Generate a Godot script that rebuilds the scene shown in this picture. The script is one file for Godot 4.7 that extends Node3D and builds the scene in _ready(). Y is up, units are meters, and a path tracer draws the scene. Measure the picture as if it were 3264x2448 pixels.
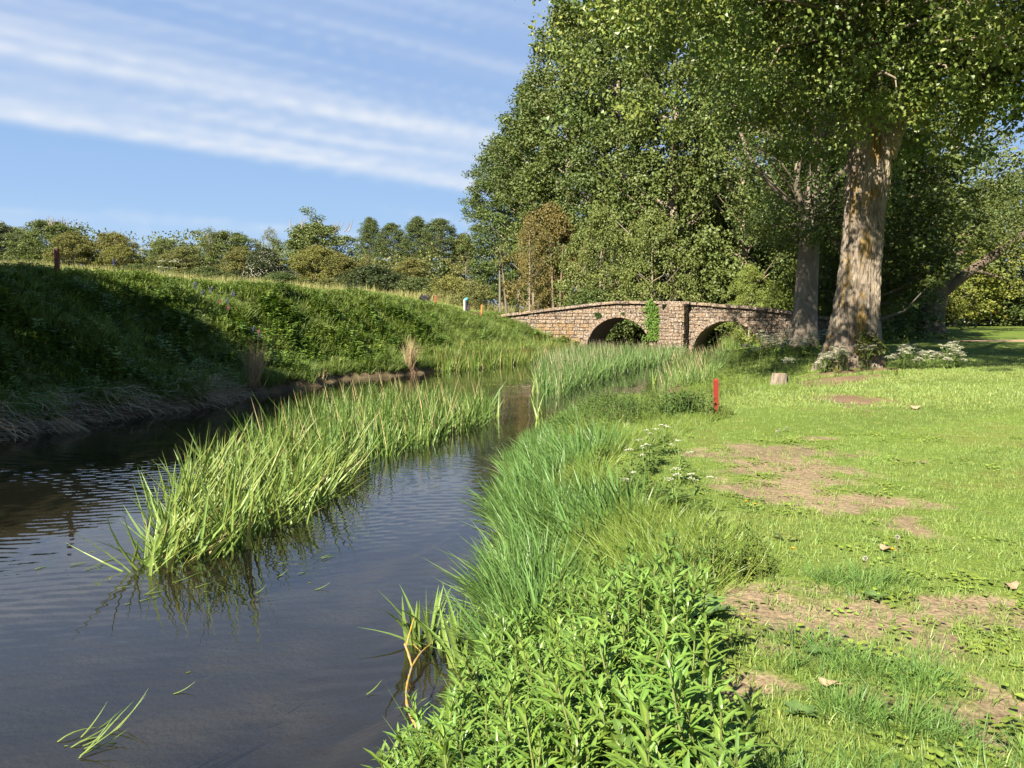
extends Node3D
# A small river with reed beds, an old two-arched stone bridge, poplars and a mown golf course in low sunlight.
# Units are metres, y is up, the mown lawn lies near y = 0, the river's surface at y = -0.8.

const EXPOSURE := 3.7
const WATER := -0.8
const RIGHT_EDGE := [[30, -1.6], [0, -1.0], [-3.2, -0.6], [-4.4, -0.25], [-5.5, 0.0], [-9, 0.0], [-12, 0.05], [-15.0, 0.35], [-16.5, 1.2], [-18, 2.8], [-21, 4.0], [-26, 5.0], [-36, 7.2], [-44, 9.8], [-50, 12.8], [-60, 16], [-70, 21], [-90, 31], [-200, 80]]
const LEFT_EDGE := [[30, -17], [0, -14], [-10, -11.6], [-16, -10.0], [-20, -8.5], [-24.4, -7.5], [-30, -6.3], [-35, -3.2], [-40, -0.7], [-44, 1.3], [-48.7, 3.6], [-52, 5.0], [-60, 8.5], [-70, 14.5], [-90, 24], [-200, 70]]
# bare earth on the lawn: centre x, z, radius x, z
const SOIL := [[2.95, -9.55, 0.95, 0.55], [2.85, -8.5, 0.62, 0.9], [2.5, -7.55, 0.55, 0.55], [2.85, -7.0, 0.75, 0.36], [3.1, -6.3, 0.22, 0.5], [1.75, -4.3, 0.8, 0.44], [1.35, -4.45, 0.45, 0.3], [2.05, -3.25, 0.55, 0.33], [2.7, -3.35, 0.4, 0.26], [6.4, -15.3, 0.95, 1.2], [6.9, -19.8, 1.5, 1.2], [8.6, -21.8, 1.5, 1.5], [5.5, -20.6, 1.0, 0.9], [1.0, -3.45, 0.2, 0.15], [3.9, -10.6, 0.35, 0.12], [10.6, -24.4, 1.6, 0.8], [2.5, -4.55, 0.4, 0.16], [4.4, -9.0, 0.2, 0.1]]

var rng := RandomNumberGenerator.new()
var names := {}
var fine := FastNoiseLite.new()
var broad := FastNoiseLite.new()


class Shape:
	var v := PackedVector3Array()
	var c := PackedColorArray()
	var i := PackedInt32Array()

	func tri(a: Vector3, b: Vector3, d: Vector3, col: Color) -> void:
		var k := v.size()
		v.append(a); v.append(b); v.append(d)
		c.append(col); c.append(col); c.append(col)
		i.append(k); i.append(k + 1); i.append(k + 2)

	func quad(a: Vector3, b: Vector3, d: Vector3, e: Vector3, col: Color) -> void:
		var k := v.size()
		v.append(a); v.append(b); v.append(d); v.append(e)
		c.append(col); c.append(col); c.append(col); c.append(col)
		i.append(k); i.append(k + 1); i.append(k + 2)
		i.append(k); i.append(k + 2); i.append(k + 3)

	# a small leaf: two halves folded along the midrib
	func leaf(p: Vector3, dir: Vector3, side: Vector3, up: Vector3, l: float, w: float, col: Color) -> void:
		var k := v.size()
		var m := p + dir * (l * 0.42) + up * (w * 0.22)
		v.append(p); v.append(m - side * (w * 0.5)); v.append(p + dir * l); v.append(m + side * (w * 0.5))
		c.append(col); c.append(col); c.append(col); c.append(col)
		i.append(k); i.append(k + 1); i.append(k + 2)
		i.append(k); i.append(k + 2); i.append(k + 3)

	# a long leaf or blade: stations along its length, folded along the midrib, bending towards -up
	func blade(p: Vector3, dir: Vector3, side: Vector3, up: Vector3, l: float, w: float, bend: float, fold: float, full: float, segs: int, col: Color, tip: Color) -> void:
		var k := v.size()
		for s in segs + 1:
			var t := float(s) / segs
			var ww := w * 0.5 * pow(sin(PI * (0.06 + 0.94 * pow(t, full))), 0.8)
			if full <= 0.0:
				ww = w * 0.5 * (1.0 - pow(t, 2.2)) + 0.0006
			var m := p + dir * (l * (t - 0.25 * bend * bend * t * t)) - up * (l * bend * t * t)
			v.append(m - side * ww + up * (ww * fold)); v.append(m); v.append(m + side * ww + up * (ww * fold))
			var cc := col.lerp(tip, t)
			c.append(cc); c.append(cc); c.append(cc)
			if s:
				for q in [0, 1]:
					var a: int = k + (s - 1) * 3 + q
					i.append(a); i.append(a + 3); i.append(a + 1)
					i.append(a + 1); i.append(a + 3); i.append(a + 4)

	# a flat grass blade with three stations, no fold
	func grass(p: Vector3, dir: Vector3, side: Vector3, lean: Vector3, l: float, w: float, col: Color) -> void:
		var k := v.size()
		var m := p + dir * (l * 0.55) + lean * (l * 0.2)
		v.append(p - side * w); v.append(p + side * w); v.append(m + side * (w * 0.8)); v.append(m - side * (w * 0.8)); v.append(p + dir * (l * 0.9) + lean * (l * 0.62))
		for q in 5:
			c.append(col)
		i.append(k); i.append(k + 1); i.append(k + 2)
		i.append(k); i.append(k + 2); i.append(k + 3)
		i.append(k + 3); i.append(k + 2); i.append(k + 4)

	func tube(pts: PackedVector3Array, rad: PackedFloat32Array, sides: int, col: Color) -> void:
		var k := v.size()
		var n := pts.size()
		for s in n:
			var t: Vector3 = (pts[min(s + 1, n - 1)] - pts[max(s - 1, 0)]).normalized()
			var ref := Vector3.RIGHT if absf(t.x) < 0.8 else Vector3.FORWARD
			var u := (ref - t * ref.dot(t)).normalized()
			var w := t.cross(u)
			for q in sides:
				var a := TAU * q / sides
				v.append(pts[s] + (u * cos(a) + w * sin(a)) * rad[s])
				c.append(col)
				if s:
					var b := k + (s - 1) * sides
					var q2 := (q + 1) % sides
					i.append(b + q); i.append(b + q2); i.append(b + sides + q)
					i.append(b + q2); i.append(b + sides + q2); i.append(b + sides + q)
		var e := v.size()
		v.append(pts[n - 1] + (pts[n - 1] - pts[n - 2]).normalized() * rad[n - 1] * 0.4)
		c.append(col)
		for q in sides:
			i.append(k + (n - 1) * sides + q); i.append(k + (n - 1) * sides + (q + 1) % sides); i.append(e)

	func mesh(smooth := false) -> ArrayMesh:
		var a := []
		a.resize(Mesh.ARRAY_MAX)
		a[Mesh.ARRAY_VERTEX] = v
		a[Mesh.ARRAY_COLOR] = c
		a[Mesh.ARRAY_INDEX] = i
		if smooth:
			var n := PackedVector3Array()
			n.resize(v.size())
			for t in range(0, i.size(), 3):
				var f := (v[i[t + 2]] - v[i[t]]).cross(v[i[t + 1]] - v[i[t]])
				n[i[t]] += f; n[i[t + 1]] += f; n[i[t + 2]] += f
			for q in n.size():
				n[q] = n[q].normalized()
			a[Mesh.ARRAY_NORMAL] = n
		var m := ArrayMesh.new()
		m.add_surface_from_arrays(Mesh.PRIMITIVE_TRIANGLES, a)
		return m


# ---------------------------------------------------------------- naming and placing

func numbered(called: String) -> String:
	if not names.has(called):
		names[called] = 0
		return called
	names[called] += 1
	return "%s_%03d" % [called, names[called]]


func tag(o: Node3D, label: String, category: String, group := "", kind := "") -> Node3D:
	o.set_meta("label", label)
	o.set_meta("category", category)
	if group:
		o.set_meta("group", group)
	if kind:
		o.set_meta("kind", kind)
	return o


func thing(called: String, label: String, category: String, at: Vector3, turn := 0.0, group := "") -> Node3D:
	var o := Node3D.new()
	o.name = numbered(called)
	add_child(o)
	o.position = at
	o.rotation.y = turn
	tag(o, label, category, group)
	return o


func part(called: String, m: Mesh, mat: Material, parent: Node, at := Transform3D(), kind := "") -> MeshInstance3D:
	var o := MeshInstance3D.new()
	o.name = numbered(called) if parent == self else called
	o.mesh = m
	o.material_override = mat
	o.transform = at
	if kind:
		o.set_meta("kind", kind)
	parent.add_child(o, true)
	return o


func copy(root: Node3D, at: Vector3, turn: float, label := "", grown := 1.0) -> Node3D:
	var r: Node3D = root.duplicate()
	r.name = numbered(String(root.name).split("_0")[0])
	add_child(r)
	r.position = at
	r.rotation = Vector3(0, turn, 0)
	r.scale = Vector3.ONE * grown
	if label:
		r.set_meta("label", label)
	return r


func scatter(called: String, m: Mesh, mat: Material, where: Array[Transform3D], tints: PackedColorArray, parent: Node = self) -> MultiMeshInstance3D:
	var mm := MultiMesh.new()
	mm.transform_format = MultiMesh.TRANSFORM_3D
	mm.use_colors = true
	mm.mesh = m
	mm.instance_count = where.size()
	for k in where.size():
		mm.set_instance_transform(k, where[k])
		mm.set_instance_color(k, tints[k])
	var o := MultiMeshInstance3D.new()
	o.name = numbered(called) if parent == self else called
	o.multimesh = mm
	o.material_override = mat
	o.set_meta("kind", "stuff")
	parent.add_child(o, true)
	return o


# ---------------------------------------------------------------- materials (linear base colours)

func lin(r: float, g: float, b: float, a := 1.0) -> Color:
	var c := Color(r, g, b).linear_to_srgb()
	c.a = a
	return c


func plain(r: float, g: float, b: float, rough := 0.85) -> StandardMaterial3D:
	var m := StandardMaterial3D.new()
	m.albedo_color = lin(r, g, b)
	m.roughness = rough
	return m


# vertex colours carry the base colour; light passes through leaves
func leafy(rough := 0.5, through := 0.5) -> StandardMaterial3D:
	var m := StandardMaterial3D.new()
	m.vertex_color_use_as_albedo = true
	m.roughness = rough
	m.cull_mode = BaseMaterial3D.CULL_DISABLED
	m.metallic_specular = 0.4
	if through > 0.0:
		m.backlight_enabled = true
		m.backlight = lin(through * 0.95, through, through * 0.35)
	return m


func tinted(r: float, g: float, b: float) -> StandardMaterial3D:
	var m := leafy(0.5, 0.5)
	m.albedo_color = lin(r, g, b)
	return m


func noise_texture(size: int, freq: float, seed_: int, kind: int, octaves: int, ramp: Gradient = null) -> NoiseTexture2D:
	var n := FastNoiseLite.new()
	n.seed = seed_
	n.noise_type = kind
	n.frequency = freq
	n.fractal_octaves = octaves
	var t := NoiseTexture2D.new()
	t.width = size
	t.height = size
	t.seamless = true
	t.noise = n
	if ramp:
		t.color_ramp = ramp
	return t


func ramp(stops: Array) -> Gradient:
	var g := Gradient.new()
	var o := PackedFloat32Array()
	var c := PackedColorArray()
	for s in stops:
		o.append(s[0])
		c.append(lin(s[1], s[2], s[3]))
	g.offsets = o
	g.colors = c
	return g


# ---------------------------------------------------------------- the lie of the land

func ss(a: float, b: float, x: float) -> float:
	var t := clampf((x - a) / (b - a), 0.0, 1.0)
	return t * t * (3.0 - 2.0 * t)


func along(table: Array, z: float) -> float:
	if z >= table[0][0]:
		return table[0][1]
	for k in range(1, table.size()):
		if z >= table[k][0]:
			var f: float = (table[k - 1][0] - z) / float(table[k - 1][0] - table[k][0])
			return lerpf(table[k - 1][1], table[k][1], f)
	return table[-1][1]


func right_edge(z: float) -> float:
	return along(RIGHT_EDGE, z) + 0.12 * sin(z * 2.3) * clampf(-z / 10.0, 0.2, 1.0)


func left_edge(z: float) -> float:
	return along(LEFT_EDGE, z) + 0.25 * sin(z * 1.1) + 0.12 * sin(z * 2.9)


func plateau(x: float, z: float) -> float:
	var p := 2.1 + maxf(0.0, -x) * (0.045 + 0.0004 * clampf(-z, 0.0, 140.0))
	return lerpf(1.35, p, ss(1.0, -7.0, x))


func land(x: float, z: float, l: float, r: float) -> float:
	if x >= r:
		var d := x - r
		var y := WATER + 0.12 * ss(0.0, 0.1, d) + 0.68 * ss(0.0, lerpf(1.5, 6.5, ss(-15.0, -24.0, z) * ss(-60.0, -48.0, z)), d)
		y += (0.05 * broad.get_noise_2d(x * 3.0, z * 3.0) + 0.012 * fine.get_noise_2d(x * 9.0, z * 9.0)) * ss(0.1, 1.2, d)
		y += 0.35 * ss(-55.0, -75.0, z) * ss(20.0, 30.0, x)
		return y
	if x <= l:
		var d := l - x
		var top := plateau(x, z)
		return WATER + 0.35 * ss(0.0, 0.35, d) + (top + 0.45) * ss(0.1, 6.0, d) + 0.22 * broad.get_noise_2d(x * 4.0, z * 4.0) * ss(0.3, 2.0, d)
	var d2 := minf(x - l, r - x)
	return WATER - 0.55 * ss(0.0, 1.6, d2) + 0.05 * broad.get_noise_2d(x * 8.0, z * 8.0) * ss(0.2, 0.9, d2)


func ground_y(x: float, z: float) -> float:
	return land(x, z, left_edge(z), right_edge(z))


func soil_at(x: float, z: float) -> float:
	if x < 0.2 or z < -27.0 or z > -2.0:
		return 0.0
	var best := -1.0
	for s in SOIL:
		var dx: float = (x - s[0]) / s[2]
		var dz: float = (z - s[1]) / s[3]
		var d := dx * dx + dz * dz
		if d < 4.0:
			best = maxf(best, 1.0 - sqrt(d))
	if best <= -1.0:
		return 0.0
	best += 0.75 * broad.get_noise_2d(x * 24.0, z * 24.0) + 0.5 * fine.get_noise_2d(x * 14.0, z * 14.0)
	return ss(-0.16, 0.26, best)


func on_ground(x: float, z: float, sink := 0.0) -> Vector3:
	return Vector3(x, ground_y(x, z) - sink, z)


func inside(poly: PackedVector2Array, x: float, z: float) -> bool:
	return Geometry2D.is_point_in_polygon(Vector2(x, z), poly)


func spot_around(a: Vector3, tilt: float, grown: float) -> Transform3D:
	var b := Basis(Vector3(rng.randf_range(-1, 1), 0, rng.randf_range(-1, 1)).normalized(), rng.randf() * tilt) * Basis(Vector3.UP, rng.randf() * TAU)
	return Transform3D(b.scaled(Vector3.ONE * grown), a)


func vary(c: Color, amount: float) -> Color:
	var k := 1.0 + rng.randf_range(-amount, amount)
	var h := rng.randf_range(-amount, amount) * 0.35
	return Color(c.r * k * (1.0 + h), c.g * k, c.b * k * (1.0 - h))


func unit() -> Vector3:
	var z := rng.randf_range(-1, 1)
	var a := rng.randf() * TAU
	var r := sqrt(1.0 - z * z)
	return Vector3(r * cos(a), z, r * sin(a))


# ================================================================ the scene

func _ready() -> void:
	rng.seed = 4711
	fine.seed = 11
	fine.frequency = 0.35
	fine.fractal_octaves = 2
	broad.seed = 5
	broad.frequency = 0.05
	broad.fractal_octaves = 3

	var cam := Camera3D.new()
	cam.name = "camera"
	cam.fov = 50.0
	cam.near = 0.05
	cam.far = 3000.0
	cam.position = Vector3(0, 1.6, 0)
	cam.rotation_degrees = Vector3(-4.8, 0, 0)
	add_child(cam)
	cam.current = true

	var sun := DirectionalLight3D.new()
	sun.name = "sun"
	sun.light_energy = 1.6
	sun.light_color = Color(1.0, 0.955, 0.88)
	sun.light_angular_distance = 0.5
	sun.shadow_enabled = true
	var travel := Vector3(0.411, -0.602, -0.685)
	sun.basis = Basis.looking_at(travel, Vector3.UP)
	add_child(sun)

	var env := Environment.new()
	env.background_mode = Environment.BG_SKY
	env.sky = Sky.new()
	env.sky.sky_material = sky_material()
	env.tonemap_mode = Environment.TONE_MAPPER_LINEAR
	env.tonemap_exposure = EXPOSURE
	env.sdfgi_enabled = true
	env.ssao_enabled = true
	env.ssil_enabled = true
	var we := WorldEnvironment.new()
	we.name = "environment"
	we.environment = env
	add_child(we)

	build_ground()
	build_water()
	build_bridge()
	build_near_poplars()
	build_tree_row()
	build_far_trees()
	build_right_wood()
	build_reeds()
	build_left_bank()
	build_right_bank()
	build_lawn()
	build_small_things()


# ---------------------------------------------------------------- sky: blue air with streaks of high cirrus

func sky_material() -> PanoramaSkyMaterial:
	var w := 1280
	var h := 640
	var im := Image.create(w, h, false, Image.FORMAT_RGBF)
	im.fill(Color(0.10, 0.12, 0.09))
	var streak := FastNoiseLite.new()
	streak.seed = 21
	streak.frequency = 1.0
	streak.fractal_octaves = 4
	var soft := FastNoiseLite.new()
	soft.seed = 8
	soft.frequency = 0.35
	soft.fractal_octaves = 3
	var low := Color(0.36, 0.60, 0.93)
	var high := Color(0.25, 0.43, 0.78)
	var deep := Color(0.10, 0.22, 0.50)
	var white := Color(0.84, 0.89, 0.97)
	for j in h / 2:
		var el := PI * (0.5 - (j + 0.5) / h)
		var sy := sin(el)
		var cy := cos(el)
		var base := low.lerp(high, ss(0.03, 0.34, sy)).lerp(deep, ss(0.3, 1.0, sy))
		base = base.lerp(Color(0.58, 0.75, 0.93), ss(0.14, 0.0, sy) * 0.7)
		for k in w:
			var az := TAU * (k + 0.5) / w
			var px := sin(az) * cy / (sy + 0.03)
			var pz := cos(az) * cy / (sy + 0.03)
			# cirrus lies in long bands; u runs across the bands, t along them
			var u := (px * 0.68 - pz * 0.73)
			var t := (px * 0.73 + pz * 0.68)
			var warp := 0.35 * soft.get_noise_2d(u * 0.8, t * 0.25)
			var s := streak.get_noise_2d((u + warp) * 1.3, t * 0.09)
			var broad_band := soft.get_noise_2d((u + warp) * 1.1 + 7.3, t * 0.16)
			var d := 0.22 * ss(-0.2, 0.5, broad_band) + 0.45 * ss(0.1, 0.6, broad_band + 0.35 * s)
			# the broad pair of bands over the far trees runs on across the whole sky
			var a := u + warp * 0.18
			d = maxf(d * 0.5, 1.05 * exp(-pow((a + 3.2) / 0.28, 2.0)) * (0.85 + 0.4 * s))
			d = maxf(d, 0.95 * exp(-pow((a + 4.12) / (0.2 if a < -4.12 else 0.36), 2.0)) * (0.9 + 0.35 * s))
			d = maxf(d, 0.5 * exp(-pow((a + 3.65) / 0.42, 2.0)) * (0.9 + 0.3 * s))
			d = maxf(d, 0.30 * exp(-pow((a + 2.45) / 0.16, 2.0)) * (0.8 + 0.7 * s))
			d = maxf(d, 0.45 * exp(-pow((a + 1.75) / 0.3, 2.0)) * (0.7 + 0.9 * s))
			var fibre := streak.get_noise_2d((u + warp * 1.6) * 5.5 + 0.5 * s, t * 0.38 + 11.0) + 0.6 * streak.get_noise_2d((u + warp) * 12.0, t * 0.7)
			d = d * (1.0 + 0.55 * fibre) + 0.10 * ss(0.05, 0.5, fibre)
			d = maxf(d, (0.12 + 0.08 * broad_band) * (1.0 - 0.7 * ss(0.35, 0.8, sy)))
			d = clampf(d, 0.0, 1.0) * (1.0 - ss(7.0, 14.0, sqrt(px * px + pz * pz)))
			var c := base.lerp(white, d * 0.92)
			im.set_pixel(k, j, Color(c.r / EXPOSURE, c.g / EXPOSURE, c.b / EXPOSURE))
	var m := PanoramaSkyMaterial.new()
	m.panorama = ImageTexture.create_from_image(im)
	return m


# ---------------------------------------------------------------- ground

func lines(stops: Array) -> PackedFloat32Array:
	var out := PackedFloat32Array()
	for k in range(stops.size() - 1):
		var a: float = stops[k][0]
		var b: float = stops[k + 1][0]
		var n := int(ceil(absf(b - a) / float(stops[k][1])))
		for q in n:
			out.append(lerpf(a, b, float(q) / n))
	out.append(stops[-1][0])
	return out


func build_ground() -> void:
	var xs := lines([[-600, 40], [-80, 4], [-16, 0.35], [-1.2, 0.06], [6.0, 0.15], [13, 0.4], [26, 2], [90, 40], [600, 40]])
	var zs := lines([[40, 2.5], [-2, 0.06], [-11, 0.12], [-24, 0.3], [-52, 1.0], [-100, 4], [-160, 40], [-900, 40]])
	var sh := Shape.new()
	var nx := xs.size()
	var lawn := Color(0.115, 0.168, 0.035)
	var straw := Color(0.15, 0.145, 0.045)
	var earth := Color(0.222, 0.172, 0.112)
	var mud := Color(0.07, 0.058, 0.036)
	for j in zs.size():
		var z := zs[j]
		var l := left_edge(z)
		var r := right_edge(z)
		for k in nx:
			var x := xs[k]
			var y := land(x, z, l, r)
			var n := broad.get_noise_2d(x * 6.0, z * 6.0)
			var f := fine.get_noise_2d(x * 4.0, z * 4.0)
			var c := lawn
			if x > l and x < r:
				c = mud.lerp(Color(0.13, 0.108, 0.064), ss(-0.1, 0.45, broad.get_noise_2d(x * 20.0, z * 20.0) + 0.6 * f))
			elif x >= r:
				c = lawn.lerp(straw, ss(0.0, 0.7, n + 0.5 * f) * 0.6)
				# stripes left by the mower
				c = c * (1.0 + 0.10 * signf(sin((x * 0.55 + z * 0.83) * 1.9)) * ss(3.0, 6.0, x) * ss(-70, -30, z))
				c = Color(0.13, 0.095, 0.06).lerp(c, ss(0.05, 0.9, x - r))
				var s := soil_at(x, z)
				if s > 0.0:
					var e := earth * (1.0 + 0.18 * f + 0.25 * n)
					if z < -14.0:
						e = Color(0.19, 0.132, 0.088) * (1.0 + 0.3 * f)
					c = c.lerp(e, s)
					y -= 0.018 * s
				# sand bunker far out on the course
				var bx := (x - 32.0) / 5.5
				var bz := (z + 51.0) / 1.6
				c = c.lerp(Color(0.42, 0.29, 0.2), ss(1.0, 0.8, bx * bx + bz * bz))
			else:
				var d := l - x
				c = Color(0.13, 0.095, 0.06).lerp(Color(0.095, 0.11, 0.04), ss(0.4, 1.5, d))
				c = c.lerp(Color(0.135, 0.175, 0.045).lerp(Color(0.19, 0.19, 0.06), ss(0.0, 0.6, n + 0.4 * f) * 0.7), ss(5.4, 7.0, d))
			sh.v.append(Vector3(x, y, z))
			sh.c.append(c)
			if j and k:
				var a := (j - 1) * nx + k - 1
				sh.i.append(a); sh.i.append(a + nx); sh.i.append(a + 1)
				sh.i.append(a + 1); sh.i.append(a + nx); sh.i.append(a + nx + 1)
	var m := StandardMaterial3D.new()
	m.vertex_color_use_as_albedo = true
	m.roughness = 0.95
	m.metallic_specular = 0.2
	m.albedo_texture = noise_texture(512, 0.06, 3, FastNoiseLite.TYPE_SIMPLEX, 4, ramp([[0.0, 0.45, 0.45, 0.42], [0.5, 0.85, 0.85, 0.8], [1.0, 1.0, 1.0, 1.0]]))
	m.uv1_triplanar = true
	m.uv1_world_triplanar = true
	m.uv1_scale = Vector3(0.9, 0.9, 0.9)
	m.heightmap_enabled = true
	m.heightmap_texture = noise_texture(512, 0.022, 4, FastNoiseLite.TYPE_SIMPLEX, 5)
	m.heightmap_scale = 1.2
	var g := part("ground", sh.mesh(true), m, self)
	tag(g, "grassy ground with mown lawn, bare earth patches, river banks and river bed", "ground", "", "structure")


# ---------------------------------------------------------------- water

func wave(x: float, z: float, n1: FastNoiseLite) -> float:
	var w := n1.get_noise_2d(x * 1.0, z * 1.0)
	var strong := 0.35 + 1.6 * ss(2.2, 0.0, absf(z + 12.3 - 0.25 * (x + 7.0))) * ss(-3.0, -5.5, x) + 0.5 * ss(-0.1, 0.4, n1.get_noise_2d(x * 0.35 + 9.0, z * 0.35))
	var p1 := (z + 0.22 * x) * 37.0 + 5.0 * w
	var p2 := (z * 0.8 - 0.5 * x) * 26.0 + 6.0 * w + 1.3
	var dx := x + 2.6
	var dz := z + 10.5
	var ring := sqrt(dx * dx * 0.8 + dz * dz) * 42.0 + 3.0 * w
	var near_ring := ss(4.0, 0.8, sqrt(dx * dx + dz * dz)) * ss(-3.2, -1.8, x)
	return 0.0013 * strong * sin(p1) + 0.0009 * strong * sin(p2) + 0.0012 * near_ring * sin(ring) + 0.0018 * n1.get_noise_2d(x * 9.0, z * 13.0) * strong + 0.004 * w


func build_water() -> void:
	var n1 := FastNoiseLite.new()
	n1.seed = 77
	n1.frequency = 0.5
	n1.fractal_octaves = 2
	var zs := lines([[36, 3.0], [-2.4, 0.05], [-5, 0.036], [-17, 0.06], [-27, 0.16], [-52, 1.0], [-190, 1.0]])
	var cols := 170
	var sh := Shape.new()
	for j in zs.size():
		var z := zs[j]
		var l := left_edge(z) - 0.6
		var r := right_edge(z) + 0.5
		for k in cols:
			var x := lerpf(l, r, float(k) / (cols - 1))
			var y := WATER + (wave(x, z, n1) if z < -2.0 and z > -56.0 else 0.0)
			sh.v.append(Vector3(x, y, z))
			sh.c.append(Color.WHITE)
			if j and k:
				var a := (j - 1) * cols + k - 1
				sh.i.append(a); sh.i.append(a + cols); sh.i.append(a + 1)
				sh.i.append(a + 1); sh.i.append(a + cols); sh.i.append(a + cols + 1)
	var m := StandardMaterial3D.new()
	m.transparency = BaseMaterial3D.TRANSPARENCY_ALPHA
	m.albedo_color = lin(0.007, 0.0065, 0.005, 0.62)
	m.roughness = 0.02
	var w := part("river_water", sh.mesh(true), m, self)
	tag(w, "slow dark river with fine ripples reflecting the sky", "water", "", "structure")


# ---------------------------------------------------------------- bridge

const BRIDGE_TOP := [[-12.5, 1.45], [-10.7, 1.7], [-7.9, 2.02], [-4.2, 2.4], [-1.4, 2.36], [0.2, 2.3], [3.0, 2.1], [5.4, 1.8], [7.5, 1.45], [9.6, 1.2]]
const ARCHES := [[-4.03, -0.5, 1.93], [2.2, -0.66, 1.9]]


func bridge_top(x: float) -> float:
	for k in range(1, BRIDGE_TOP.size()):
		if x <= BRIDGE_TOP[k][0]:
			var f: float = (x - BRIDGE_TOP[k - 1][0]) / (BRIDGE_TOP[k][0] - BRIDGE_TOP[k - 1][0])
			return lerpf(BRIDGE_TOP[k - 1][1], BRIDGE_TOP[k][1], ss(0, 1, f) * 0.3 + f * 0.7)
	return BRIDGE_TOP[-1][1]


func in_arch(x: float, y: float, margin: float) -> bool:
	for a in ARCHES:
		var dx: float = x - a[0]
		var dy: float = y - a[1]
		if absf(dx) < a[2] + margin and dy < 0.0:
			return true
		if dy >= 0.0 and dx * dx + dy * dy < (a[2] + margin) * (a[2] + margin):
			return true
	return false


func stone_mesh() -> ArrayMesh:
	var sh := Shape.new()
	var ring := []
	for lay in [[0.5, 0.5, -0.5], [0.5, 0.5, 0.32], [0.45, 0.42, 0.5]]:
		var pts := []
		for q in 8:
			var ca: Array = [[-1, -0.55], [-0.6, -1], [0.6, -1], [1, -0.55], [1, 0.55], [0.6, 1], [-0.6, 1], [-1, 0.55]][q]
			var j := 0.05 if lay[2] > 0.0 else 0.0
			pts.append(Vector3(lerpf(signf(ca[0]), ca[0], 0.45) * lay[0] + rng.randf_range(-j, j), lerpf(signf(ca[1]), ca[1], 0.35) * lay[1] + rng.randf_range(-j, j), lay[2] + rng.randf_range(-j, j) * 1.6))
		ring.append(pts)
	var w := Color.WHITE
	for lay in 2:
		for q in 8:
			sh.quad(ring[lay][q], ring[lay + 1][q], ring[lay + 1][(q + 1) % 8], ring[lay][(q + 1) % 8], w)
	var mid := Vector3(0, 0, 0.52)
	for q in 8:
		sh.tri(ring[2][q], mid, ring[2][(q + 1) % 8], w)
	return sh.mesh()


func stone_material(base: Array, pale: float, seed_: int) -> StandardMaterial3D:
	var m := StandardMaterial3D.new()
	var b0: float = base[0]
	var b1: float = base[1]
	var b2: float = base[2]
	# stone with crusts of pale lichen
	m.albedo_texture = noise_texture(512, 0.013, seed_, FastNoiseLite.TYPE_SIMPLEX, 4, ramp([[0.0, b0 * 0.5, b1 * 0.5, b2 * 0.5], [0.42, b0, b1, b2], [pale, b0 * 1.08, b1 * 1.08, b2 * 1.05], [pale + 0.05, 0.25, 0.215, 0.17], [1.0, 0.34, 0.31, 0.26]]))
	m.uv1_triplanar = true
	m.uv1_world_triplanar = true
	m.uv1_scale = Vector3(1.1, 1.1, 1.1)
	m.uv1_offset = Vector3(seed_ * 0.37, seed_ * 0.71, seed_ * 0.13)
	m.roughness = 0.95
	m.metallic_specular = 0.25
	m.heightmap_enabled = true
	m.heightmap_texture = noise_texture(256, 0.06, seed_ + 50, FastNoiseLite.TYPE_SIMPLEX, 4)
	m.heightmap_scale = 2.5
	return m


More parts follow.
